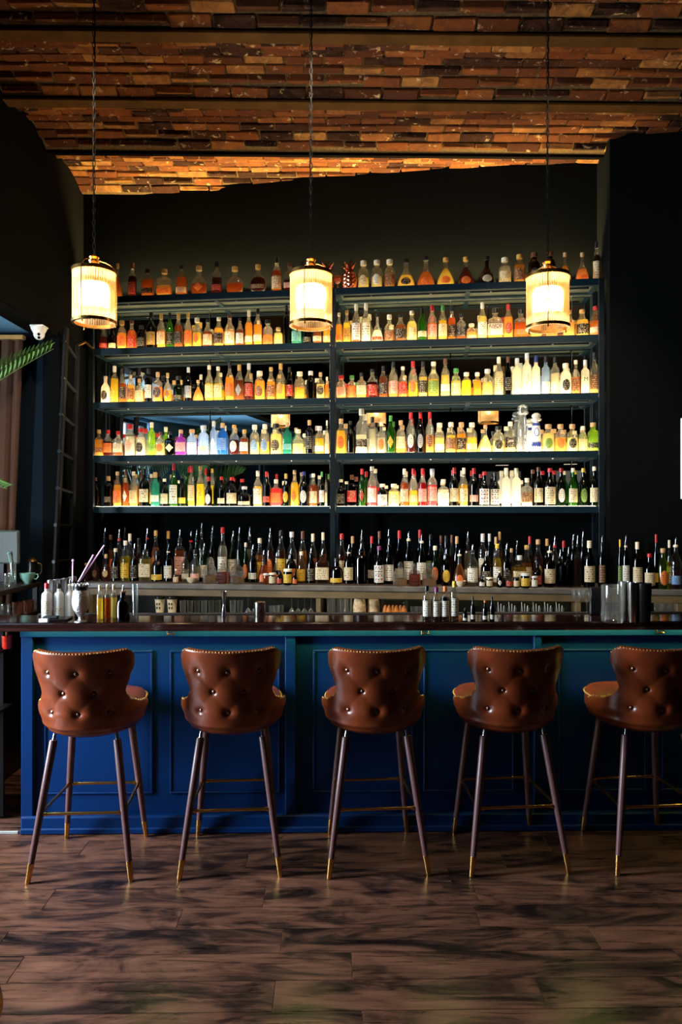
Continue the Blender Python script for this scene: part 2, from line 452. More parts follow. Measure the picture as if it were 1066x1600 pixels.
# outer window wall with three openings
ow = MB()
WIN = [(2.55, 3.25, .6, 2.85), (1.62, 2.28, .6, 2.85), (-2.85, -2.55, .7, 2.75)]
edges = [-4.3, -2.85, -2.55, 1.62, 2.28, 2.55, 3.25, 5.2]
for i in range(7):
    a_, b_ = edges[i], edges[i+1]
    w = [q for q in WIN if abs(q[0]-a_) < .01 and abs(q[1]-b_) < .01]
    if w:
        ow.box((-3.7, (a_+b_)/2, w[0][2]/2), (.2, b_-a_, w[0][2])); ow.box((-3.7, (a_+b_)/2, (w[0][3]+2.95)/2), (.2, b_-a_, 2.95-w[0][3]))
    else: ow.box((-3.7, (a_+b_)/2, 1.48), (.2, b_-a_, 2.96))
struct('wall_left_windows', ow, 'blue_wall', 'blue wall of the window bay with tall windows', 'wall')
for i, (a_, b_, z0, z1) in enumerate(WIN):
    fr = MB(); c = (a_+b_)/2; hz = (z0+z1)/2
    for yy in (a_+.025, b_-.025): fr.box((-3.68, yy, hz), (.08, .05, z1-z0), .006)
    for zz in (z0+.025, z1-.025): fr.box((-3.68, c, zz), (.08, b_-a_-.1, .05), .006)
    if b_-a_ > .6: fr.box((-3.68, c, z0+(z1-z0)*.72), (.06, b_-a_-.1, .035), .004)
    w = tag(part('window_%d' % (i+1), fr, MAT['black_metal']), ['tall daylight window of the bay nearest the bar', 'tall bright window of the bay, seen in the mirror', 'narrow daylight window far down the bay wall'][i], 'window', kind='structure')
    part('pane', MB().box((-3.68, c, hz), (.008, b_-a_-.1, z1-z0-.1)), MAT['window_glass'], w)
struct('wall_rear', MB().box((-.3, -4.3, 2.15), (7.2, .1, 4.3)), 'black_wall', 'dark rear wall hung with two lit pictures', 'wall')
struct('wall_far_right', MB().box((3.3, .45, 2.15), (.1, 9.6, 4.3)), 'black_wall', 'dark side wall far beyond the last stool', 'wall')

# ------------------------------------------------------------------ brick vaults between steel beams
Z_SP = 4.055; PH = math.radians(28)
BEAMS = [3.105, 3.715, 4.33, 4.94, 5.62]
brick_meshes = []
for k in range(14):
    r_ = random.Random(k+50)
    mb = MB().box((0, 0, 0), (.206, .0675, .034), .005)
    mb.v = [(x+r_.uniform(-.0035, .0035), y+r_.uniform(-.003, .003), z+r_.uniform(-.0025, .0025)) for x, y, z in mb.v]
    me = mb.mesh('brick', 0); me.materials.append(MAT['old_brick']); brick_meshes.append(me)
vault_labels = ['brick vault overhead, nearest, before the first steel beam', 'dim brick vault between the first and second beams',
                'brick vault between the second beam and the thin dark beam', 'bright tapering brick vault against the black back wall']
for vi in range(4):
    y0, y1 = BEAMS[vi]+.015, BEAMS[vi+1]-.015
    yc = (y0+y1)/2; R = (y1-y0)/2/math.sin(PH); zc = Z_SP-R*math.cos(PH)
    mb = MB(); n = 20; vs = []; fs = []
    for layer, rr in ((0, R), (1, R+.09)):
        for i in range(n+1):
            f = -PH+2*PH*i/n
            for x in (-2.2, 3.2): vs.append((x, yc+rr*math.sin(f), zc+rr*math.cos(f)))
    m2 = (n+1)*2
    for i in range(n):
        fs.append((2*i, 2*i+1, 2*i+3, 2*i+2)); fs.append((m2+2*i, m2+2*i+2, m2+2*i+3, m2+2*i+1))
    fs += [(0, 2*n, m2+2*n, m2)[::-1], (1, m2+1, m2+2*n+1, 2*n+1)[::-1], (0, m2, m2+1, 1), (2*n, 2*n+1, m2+2*n+1, m2+2*n)]
    mb.add(vs, fs)
    vault = struct('ceiling_vault', mb, 'mortar', vault_labels[vi], 'brick ceiling', smooth=20, rz=BR)
    rows = 7 if vi < 3 else 8
    for r in range(rows):
        f = -PH*.94+2*PH*.94*(r+.5)/rows
        x = -1.96-(.108 if r % 2 else 0)-rnd.random()*.02
        while x < 2.3:
            x += .217
            yy = yc+(R+.004)*math.sin(f); wx, wy = rot2(x, yy, BR)
            if wx*SA+wy*CA > N_MIRROR+.10: continue
            if wx > 1.82 and wx*SA+wy*CA > N_RW+.15: continue
            o = bpy.data.objects.new('brick', rnd.choice(brick_meshes)); COL.objects.link(o); o.parent = vault
            rp = R+.002+rnd.uniform(-.004, .003)
            o.location = (x, yc+rp*math.sin(f), zc+rp*math.cos(f))
            o.rotation_euler = (-f+rnd.uniform(-.03, .03), rnd.uniform(-.012, .012), rnd.uniform(-.01, .01)+(pi if rnd.random() < .5 else 0))
for i, (y, w, mt, lb) in enumerate([(3.715, .085, 'steel_beam', 'brown steel beam across the ceiling, nearest the camera'), (4.33, .085, 'steel_beam', 'brown steel beam in the middle of the brick ceiling'),
                            (4.94, .034, 'dark_beam', 'thin black beam nearest the back wall'), (3.105, .085, 'steel_beam', 'steel beam overhead beyond the top of view')]):
    mb = MB().box((.5, y, Z_SP-.012), (5.3, w, .016), .003).box((.5, y, Z_SP+.06), (5.3, .02, .13)).box((.5, y, Z_SP+.13), (5.3, w*.9, .014))
    tag(part('beam', mb, MAT[mt], rz=BR), lb, 'beam', kind='structure')
struct('ceiling', MB().box((.5, -.62, 4.14), (5.5, 7.4, .1)), 'mortar', 'ceiling of the room behind the viewer', 'ceiling')
struct('light_block_slab', MB().box((.2, .6, 4.36), (7, 10.6, .06)), 'dark_beam', 'unseen slab added above the brick vaults to block sky light', 'ceiling')  # out of view, added only to keep sky light from leaking in

# ------------------------------------------------------------------ mirror panels behind the shelves
mir = tag(empty('wall_mirror', (0, 0, 0), -A), 'dark mirror panels behind the four lower shelves', 'mirror')
us = [U(px, N_MIRROR)[0] for px in (150, 328, 516, 524, 704, 893, 938)]
for i in (0, 1, 3, 4, 5):
    a_, b_ = us[i], us[i+1]
    part('mirror_panel', MB().box(((a_+b_)/2, N_MIRROR+.012, (1.72+3.165)/2), (b_-a_-.006, .012, 1.445), .002), MAT['mirror'], mir, smooth=0)

# ------------------------------------------------------------------ steel shelving with lit tops
U0, UC, U1 = U(142, N_FRONT)[0], U(520, N_FRONT)[0], U(940.5, N_FRONT)[0]
shelving = tag(empty('bottle_shelving', (0, 0, 0), -A), 'dark teal steel wall shelving with five lit shelves of bottles', 'shelving')
for u in (U0, UC, U1):
    for n, z1 in ((N_FRONT+.012, SHELF_Z[0]+.0), (N_MIRROR-.02, SHELF_Z[0]-.03)):
        o = part('post', MB().box((u, n, (COUNTER_Z+.001+z1)/2), (.036, .03, z1-COUNTER_Z-.002), .002), MAT['dark_steel'], shelving)
        if n < N_FRONT+.1:
            b = MB()
            for z in SHELF_Z: b.tube([(u, n-.017, z-.03), (u, n-.013, z-.03)], .004, 8)
            part('bolt', b, MAT['silver'], o)
CB = [U(335, N_FRONT)[0], U(732, N_FRONT)[0]]
for si, z in enumerate(SHELF_Z):
    for bi, (a_, b_) in enumerate(((U0+.018, UC-.018), (UC+.018, U1-.018))):
        c = (a_+b_)/2; L = b_-a_-.002
        sh = part('shelf', MB().box((c, (N_FRONT+N_MIRROR)/2, z-.030), (L, N_MIRROR-N_FRONT-.055, .006), .001), MAT['plate_steel'], shelving)
        part('front_rail', MB().box((c, N_FRONT+.003, z-.024), (L, .006, .045), .001).box((c, N_FRONT+.018, z-.045), (L, .025, .005), .001), MAT['teal_steel'], sh)
        part('back_rail', MB().box((c, N_MIRROR-.012, z-.028), (L, .006, .042), .001).box((c, N_MIRROR-.026, z-.046), (L, .024, .005), .001), MAT['teal_steel'], sh)
        for u in (a_+.016, CB[bi], b_-.016):
            part('cross_bar', MB().box((u, (N_FRONT+N_MIRROR)/2, z-.046), (.03, N_MIRROR-N_FRONT-.07, .006), .001), MAT['teal_steel'], sh)
        lt = MB().tube([(a_+.05, N_FRONT+.075, z-.043), (b_-.05, N_FRONT+.075, z-.043)], .008, 8)
        clip = MB()
        for q in range(4):
            uu = a_+L*(q+.6)/4.3; clip.box((uu, N_FRONT+.062, z-.046), (.012, .01, .006), .001)
        part('conduit', lt, MAT['dark_steel'], sh); part('clip', clip, MAT['silver'], sh)
        pm = 'top_shelf_light' if si == 0 else 'shelf_light' if si < 3 else 'shelf_light_pale'
        part('light_panel', MB().box((c, (N_FRONT+N_MIRROR)/2+.0, z-.008), (L-.02, N_MIRROR-N_FRONT-.03, .014), .002), MAT[pm], sh, smooth=0)['label'] = 'glowing panel under the bottles'

for a_, b_ in ((U0+.03, UC-.03), (UC+.03, U1-.03)):
    part('ceiling_fill_strip', MB().box(((a_+b_)/2, N_MIRROR-.014, SHELF_Z[0]+.008), (b_-a_, .012, .008), .002), MAT['ceiling_fill'], shelving, smooth=0)['label'] = 'warm fill strip added out of sight to brighten the brick ceiling'  # added lamp, hidden behind the bottles, to brighten the bricks
    part('ceiling_fill_lip', MB().box(((a_+b_)/2, N_MIRROR-.030, SHELF_Z[0]+.020), (b_-a_, .004, .036), .001).box(((a_+b_)/2, N_MIRROR-.0025, SHELF_Z[0]+.020), (b_-a_, .003, .036), .001), MAT['dark_steel'], shelving)  # unseen lips added to keep the strip's light off bottles and wall

# ------------------------------------------------------------------ back counter and its open glass store
cu0, cu1 = U(128, N_COUNTER)[0], 2.75
bcn = tag(empty('back_counter', (0, 0, 0), -A), 'long stone-topped back counter crowded with bottles', 'counter')
part('counter_top', MB().box(((cu0+cu1)/2, (N_COUNTER+N_RW)/2-.001, COUNTER_Z-.02), (cu1-cu0, N_RW-N_COUNTER-.004, .04), .006).box(((cu0+1.12)/2, (N_RW+N_MIRROR)/2-.01, COUNTER_Z-.02), (1.12-cu0, N_MIRROR-N_RW-.01, .04), .002), MAT['stone_counter'], bcn)
part('front_apron', MB().box(((cu0+cu1)/2, N_COUNTER+.02, COUNTER_Z-.064), (cu1-cu0-.02, .024, .046), .003), MAT['counter_edge'], bcn)
part('glass_shelf', MB().box(((cu0+1.12)/2, N_COUNTER+.10, .915), (1.12-cu0-.02, .17, .03), .003).box(((1.13+cu1)/2, N_COUNTER+.056, .915), (cu1-1.13-.02, .082, .03), .003), MAT['dark_wood'], bcn)
part('base_cabinet', MB().box(((cu0+1.12)/2, N_COUNTER+.105, .455), (1.12-cu0-.02, .17, .88), .003).box(((1.13+cu1)/2, N_COUNTER+.056, .455), (cu1-1.13-.02, .082, .88), .003), MAT['dark_wood'], bcn)
part('back_panel', MB().box(((cu0+1.12)/2, N_COUNTER+.188, 1.03), (1.12-cu0-.02, .006, .2)), MAT['black_metal'], bcn)
part('store_fill_strip', MB().box(((cu0+cu1)/2, N_COUNTER+.045, COUNTER_Z-.045), (cu1-cu0-.1, .012, .006), .001), MAT['store_fill'], bcn, smooth=0)['label'] = 'small fill strip added over the stored glasses'  # added lamp, out of sight, to brighten the glasses below
for px in (140, 497, 905, 1064):
    u = U(px, N_COUNTER)[0]
    dp = .166 if u < 1.1 else .08
    part('divider', MB().box((u, N_COUNTER+.017+dp/2, 1.008), (.032, dp, .152), .002), MAT['counter_edge'], bcn)
tag(part('serving_tray', MB().box((U(395, 4.95)[0], 4.93, COUNTER_Z+.004), (2.0, .07, .006), .002), MAT['dark_wood'], rz=-A), 'long reddish wooden tray under the front row of counter bottles', 'tray')

# ------------------------------------------------------------------ the bar
bar = tag(empty('bar', (0, 0, 0), BR), 'long blue panelled bar with a polished dark wooden top', 'bar')
YF = 3.84
xl, xr = BX(57), 2.65
part('bar_top', MB().box(((-2.35+xr)/2, 3.895, 1.085), (xr+2.35, .31, .030), .005).box(((-2.35+xr)/2, 3.757, 1.079), (xr+2.35, .034, .042), .006), MAT['bar_top_wood'], bar)
part('front_panel', MB().box(((xl+xr)/2, YF+.04, .535), (xr-xl, .03, 1.06)), MAT['bar_blue'], bar)
part('end_panel', MB().box((xl+.012, YF+.12, .535), (.024, .2, 1.06), .002), MAT['bar_blue'], bar)
part('top_rail', MB().box(((xl+xr)/2, YF+.005, 1.036), (xr-xl, .045, .040), .003), MAT['bar_blue'], bar)
for px0, px1 in ((57, 75), (466, 482), (856, 868), (1245, 1258)):
    a_, b_ = BX(px0), BX(px1)
    part('stile', MB().box(((a_+b_)/2, YF+.012, .55), (b_-a_, .032, .96), .003), MAT['bar_blue'], bar)
for px0, px1 in ((92, 257), (287, 456), (511, 666), (685, 825), (898, 1035), (1063, 1215)):
    a_, b_ = BX(px0), BX(px1); z0, z1 = .20, .935
    mo = MB(); w = .011; dpt = .012
    mo.box(((a_+b_)/2, YF+.022, z1), (b_-a_+w, dpt, w), .003).box(((a_+b_)/2, YF+.022, z0), (b_-a_+w, dpt, w), .003)
    mo.box((a_, YF+.022, (z0+z1)/2), (w, dpt, z1-z0-w), .003).box((b_, YF+.022, (z0+z1)/2), (w, dpt, z1-z0-w), .003)
    pn = part('panel', MB().box(((a_+b_)/2, YF+.0235, (z0+z1)/2), (b_-a_-w, .006, z1-z0-w), .002), MAT['bar_blue'], bar)
    part('moulding', mo, MAT['bar_blue'], pn)
part('plinth', MB().box(((xl+xr)/2, YF+.006, .05), (xr-xl, .04, .085), .008).box(((xl+xr)/2, YF-.012, .018), (xr-xl, .02, .032), .006), MAT['bar_blue'], bar)
part('inner_wall', MB().box(((xl+xr)/2, YF+.20, .53), (xr-xl, .02, 1.05)), MAT['dark_wood'], bar)
part('glass_rail', MB().box(((xl+xr)/2, 4.068, 1.096), (xr-xl, .03, .022), .004), MAT['black_rubber'], bar)
for a_, b_ in ((BX(62, 3.8), BX(281, 3.8)), (BX(295, 3.8), BX(679, 3.8)), (BX(692, 3.8), BX(1048, 3.8)), (BX(1064, 3.8), xr)):
    led = part('led_strip', MB().box(((a_+b_)/2, 3.786, 1.0655), (b_-a_, .012, .006), .001), MAT['counter_led'], bar, smooth=0)
    led['label'] = 'warm light strip under the edge of the top'
for px in (288, 685, 1056):
    x = BX(px, 3.8)
    part('strip_clip', MB().box((x, 3.80, 1.034), (.040, .010, .006), .001).box((x-.018, 3.80, 1.047), (.005, .01, .030), .001).box((x+.018, 3.80, 1.047), (.005, .01, .012), .001), MAT['brass'], bar)

# dark service end of the bar on the left
sv = tag(empty('service_counter', (0, 0, 0), 0), 'dark service counter along the window bay beside the bar', 'counter')
part('counter_top', MB().box((-2.32, 4.56, 1.175), (.60, .86, .03), .004), MAT['dark_wood'], sv)
part('lower_shelf', MB().box((-2.32, 4.56, .99), (.58, .84, .02), .003), MAT['dark_wood'], sv)
part('cabinet', MB().box((-2.34, 4.56, .48), (.5, .80, .96), .003), MAT['black_metal'], sv)
for x, y in ((-2.05, 4.16), (-2.05, 4.96)): part('upright', MB().box((x, y, 1.08), (.03, .03, .158)), MAT['black_metal'], sv)
un = tag(empty('under_bar_shelves', (0, 0, 0), BR), 'black open shelves under the left end of the bar top', 'shelving')
part('back_board', MB().box((BX(-60, 4.02), 4.03, .54), (.62, .02, 1.05)), MAT['black_metal'], un)
part('shelf', MB().box((BX(-60, 3.92), 3.94, .93), (.62, .16, .015), .002), MAT['black_metal'], un)
part('shelf', MB().box((BX(-60, 3.92), 3.94, .62), (.62, .16, .015), .002), MAT['black_metal'], un)
part('floor_trim', MB().box((BX(-12, 3.83), 3.84, .008), (.42, .012, .014), .002), MAT['plinth_white'], un)
# ------------------------------------------------------------------ bottles
STY = {  # profile (radius, height), cap (radius, z0, z1), label band, section exponent, depth ratio, words
 'C': ([(.96,0),(1,.02),(1,.52),(.95,.58),(.75,.65),(.5,.71),(.40,.77),(.38,.91)], (.43,.89,1), (.10,.46), 2, 1, 'round-shouldered bottle'),
 'T': ([(.97,0),(1,.02),(1,.54),(.93,.61),(.65,.69),(.42,.76),(.36,.94)], (.41,.84,1), (.12,.46), 2, 1, 'long-necked bottle'),
 'S': ([(.97,0),(1,.02),(1,.60),(.93,.66),(.6,.70),(.36,.73),(.34,.87)], (.42,.85,1), (.14,.5), 6, .62, 'square bottle'),
 'F': ([(.45,0),(.62,.03),(.88,.14),(1,.30),(.92,.46),(.66,.58),(.36,.65),(.26,.70),(.25,.87)], (.33,.85,1), (.16,.44), 2, .5, 'round flask'),
 'E': ([(.90,0),(1,.03),(1,.10),(.93,.22),(.75,.36),(.5,.50),(.3,.60),(.24,.68),(.23,.89)], (.3,.87,1), (.06,.32), 2, .8, 'bell-shaped bottle'),
 'B': ([(.97,0),(1,.02),(1,.56),(.95,.64),(.78,.71),(.5,.75),(.45,.78),(.45,.87)], (.54,.85,1), (.10,.48), 2, 1, 'short-necked bottle'),
 'Q': ([(.95,0),(1,.03),(1,.46),(.92,.56),(.65,.64),(.42,.69),(.38,.87)], (.46,.85,1), (.08,.42), 2, .9, 'squat bottle'),
 'R': ([(1,0),(.99,.02),(.88,.58),(.8,.66),(.5,.72),(.36,.76),(.35,.89)], (.42,.86,1), (.14,.5), 4, .8, 'tapered bottle'),
 'V': ([(.97,0),(1,.015),(1,.64),(.93,.70),(.6,.74),(.45,.77),(.43,.91)], (.47,.84,1), (.14,.52), 2, 1, 'straight-sided bottle'),
 'J': ([(.97,0),(1,.03),(1,.78),(.94,.84),(.92,.86)], (1.0,.84,1), (.12,.68), 2, 1, 'jar'),
}
LIQ = {'a': ((255,200,100),'amber'), 'A': ((214,130,52),'dark amber'), 'y': ((255,224,110),'golden'), 'Y': ((255,236,96),'bright yellow'), 'o': ((255,182,112),'orange'),
 'r': ((196,30,26),'red'), 'R': ((96,18,14),'dark red'), 'p': ((246,104,112),'pink'), 'c': ((240,236,220),'clear'), 'u': ((255,240,176),'pale yellow'), 'n': ((172,108,58),'brown'),
 'g': ((70,130,40),'green'), 'G': ((26,48,18),'dark green'), 'k': ((14,12,11),'black'), 'b': ((198,216,240),'pale blue'), 'B': ((70,150,215),'bright blue'), 't': ((90,180,160),'teal'),
 'l': ((196,228,96),'lime green'), 'w': ((248,242,226),'white frosted'), 'v': ((200,100,205),'violet'), 'x': ((20,22,34),'dark blue'), 'W': ((228,228,226),'white')}
TINT = set('gGkBbtwvxl')
LAB = {'w': ((236,228,208),'white'), 'e': ((226,204,160),'cream'), 'k': ((22,20,20),'black'), 'r': ((170,36,28),'red'), 'o': ((226,118,52),'orange'), 'y': ((232,186,60),'yellow'),
 'n': ((112,70,40),'brown'), 'b': ((90,140,190),'blue'), 'g': ((120,150,70),'green'), 'p': ((230,170,150),'pink'), 's': ((170,170,166),'grey'), 'G': ((190,150,80),'gold'), 't': ((120,170,160),'teal')}
CAPC = {'k': (18,17,17), 'r': (176,28,26), 'g': (196,150,74), 'c': (190,148,98), 'w': (228,212,180), 's': (196,194,190), 'b': (34,50,110), 'n': (96,54,30), 'e': (70,140,60), 'o': (222,110,50), 'p': (224,120,130), 'y': (226,180,50), 'v': (110,40,90)}
ONES = ['', 'first', 'second', 'third', 'fourth', 'fifth', 'sixth', 'seventh', 'eighth', 'ninth', 'tenth', 'eleventh', 'twelfth', 'thirteenth', 'fourteenth', 'fifteenth', 'sixteenth', 'seventeenth', 'eighteenth', 'nineteenth']
TENS = {2: ('twentieth', 'twenty'), 3: ('thirtieth', 'thirty'), 4: ('fortieth', 'forty'), 5: ('fiftieth', 'fifty'), 6: ('sixtieth', 'sixty')}
def ordinal(n):
    if n < 20: return ONES[n]
    t, o = divmod(n, 10); return TENS[t][0] if o == 0 else TENS[t][1]+'-'+ONES[o]
def prof_r(prof, z):
    for (r0, z0), (r1, z1) in zip(prof[:-1], prof[1:]):
        if z0 <= z <= z1: return r0+(r1-r0)*(z-z0)/max(1e-6, z1-z0)
    return prof[-1][0]
MC = {}
def body_mesh(st):
    k = ('body', st)
    if k not in MC:
        p, _, _, ex, dr, _ = STY[st]; MC[k] = MB().lathe(p, 24, ex=ex, dr=dr, cap0=False, cap1=False).mesh('glass_body', 50)
    return MC[k]
def liquid_mesh(st, lv):
    k = ('liq', st, lv)
    if k not in MC:
        p, _, _, ex, dr, _ = STY[st]
        q = [(r*.93, max(z, .012)) for r, z in p if z < lv]+[(prof_r(p, lv)*.93, lv)]
        MC[k] = MB().lathe(q, 20, ex=ex, dr=dr, cap0=False, cap1=True).mesh('liquid', 50)
    return MC[k]
def cap_mesh(st, pour):
    k = ('cap', st, pour)
    if k not in MC:
        _, (r, z0, z1), _, ex, dr, _ = STY[st]; mb = MB()
        if pour:
            mb.lathe([(r*.8, z0-.03), (r*1.0, z0-.02), (r*1.0, z0+.015), (r*.6, z0+.03)], 12)
        elif st == 'J':
            mb.lathe([(r, z0), (r, z1-.03), (r*.95, z1)], 20)
        else:
            mb.lathe([(r*.94, z0), (r, z0+.01), (r, z1-.012), (r*.9, z1)], 14)
        MC[k] = mb.mesh('cap', 40)
    return MC[k]
def spout_mesh(st):
    k = ('spout', st)
    if k not in MC:
        _, (r, z0, z1), _, _, _, _ = STY[st]
        MC[k] = MB().tube([(0, 0, z0+.02), (0, 0, z0+.06), (.06, 0, .985), (.16, 0, 1.0)], [r*.30, r*.26, r*.2, r*.17], 8).mesh('spout', 60)
    return MC[k]
def label_mesh(st, shape):
    k = ('lab', st, shape)
    if k not in MC:
        p, _, (z0, z1), ex, dr, _ = STY[st]
        if shape == 's': z0, z1 = z0, z0+(z1-z0)*.5
        if shape == 't': z0, z1 = max(.04, z0-.05), min(z1+.04, .6)
        hw = 1.15 if ex == 2 else .95
        if shape in 'OD': hw = .72
        if st in 'FE': hw *= .8
        nu, nv = 10, 6; mb = MB(); mb.uv = []
        vs = []
        for j in range(nv+1):
            for i in range(nu+1):
                a_, b_ = i/nu*2-1, j/nv*2-1
                if shape == 'O':
                    q = math.hypot(a_, b_); m_ = max(abs(a_), abs(b_)); f = m_/q if q > 0 else 0
                    a2, b2 = a_*f, b_*f
                elif shape == 'D':
                    q = abs(a_)+abs(b_); m_ = max(abs(a_), abs(b_)); f = m_/q if q > 0 else 0
                    a2, b2 = a_*f, b_*f
                else: a2, b2 = a_, b_
                th = -pi/2+a2*hw; z = (z0+z1)/2+b2*(z1-z0)/2
                ca, sa = math.cos(th), math.sin(th)
                if ex != 2: kk = (abs(ca)**ex+abs(sa)**ex)**(-1/ex); ca *= kk; sa *= kk
                r = prof_r(p, z)*1.025
                vs.append((r*ca, r*sa*dr-.01, z)); mb.uv.append((a2*.5+.5, b2*.5+.5))
        fs = [(j*(nu+1)+i, j*(nu+1)+i+1, (j+1)*(nu+1)+i+1, (j+1)*(nu+1)+i) for j in range(nv) for i in range(nu)]
        mb.add(vs, fs); MC[k] = mb.mesh('label', 180, recalc=False)
    return MC[k]
TXT = {}
def lettering(parent, text, size, loc, mat, scale=(1,1,1)):
    cu = bpy.data.curves.new('lettering', 'FONT'); cu.body = text; cu.size = size; cu.extrude = .0004
    cu.align_x = 'CENTER'; cu.align_y = 'CENTER'; cu.materials.append(mat)
    t = bpy.data.objects.new('lettering', cu); me = bpy.data.meshes.new_from_object(t)
    bpy.data.objects.remove(t); me.name = 'lettering'; me.materials.clear()
    return link('lettering', me, parent, loc, rot=(pi/2, 0, 0), mat=mat)

def bottle(loc, w, h, st, liq, lab, cap, label, group, rz=-A, lv=None, cat='bottle', name=None):
    root = empty(name or {'J': 'jar', 'F': 'flask_bottle', 'S': 'square_bottle', 'E': 'bell_bottle'}.get(st, 'liquor_bottle'), loc, rz)
    tag(root, label, cat, group)
    s = (w/2, w/2, h); col, _ = LIQ[liq]
    jit = rnd.uniform(.88, 1.1)
    c = tuple(min(1, v*jit) for v in lin(col))
    if liq == 'w': link('glass_body', body_mesh(st), root, mat=MAT['frosted'], color=c, scale=s)
    elif liq == 'W': link('bottle_body', body_mesh(st), root, mat=MAT['painted'], color=c, scale=s)
    elif liq in TINT: link('glass_body', body_mesh(st), root, mat=MAT['tinted_glass'], color=c, scale=s)
    else:
        link('glass_body', body_mesh(st), root, mat=MAT['bottle_glass'], color=lin((238,236,226)), scale=s)
        lv = lv or rnd.choice([.42, .5, .56, .62, .66])
        link('liquid', liquid_mesh(st, lv), root, mat=MAT['liquid'], color=c, scale=s)
    pour = cap.endswith('P'); cc = lin(CAPC[cap[0]])
    link('stopper' if cap[0] == 'c' else 'cap', cap_mesh(st, pour), root, mat=MAT['cap'], color=cc, scale=s)
    if pour: link('pouring_spout', spout_mesh(st), root, mat=MAT['silver'], scale=s)
    if lab != '-':
        lc, _ = LAB[lab[0]]; shp = lab[1] if len(lab) > 1 else 'R'
        dark = lab[0] in 'krnb'
        link('label', label_mesh(st, shp), root, mat=MAT['label_k' if dark else 'label'], color=lin(lc), scale=s)
    return root
def words(st, liq, lab, cap):
    a_ = LIQ[liq][1]; b_ = STY[st][5]
    if lab == '-':
        return '%s %s with %s' % (a_, b_, 'steel pourer' if cap.endswith('P') else {'c': 'cork stopper', 'k': 'black cap', 'r': 'red cap', 'g': 'gold cap', 'w': 'cream cap', 's': 'silver cap', 'n': 'brown cap'}.get(cap[0], 'coloured cap'))
    sh = {'O': 'round ', 'D': 'diamond '}.get(lab[1:2], '')
    return '%s %s with %s%s label' % (a_, b_, LAB[lab[0]][1]+' ', sh.strip()) if sh else '%s %s with %s label' % (a_, b_, LAB[lab[0]][1])

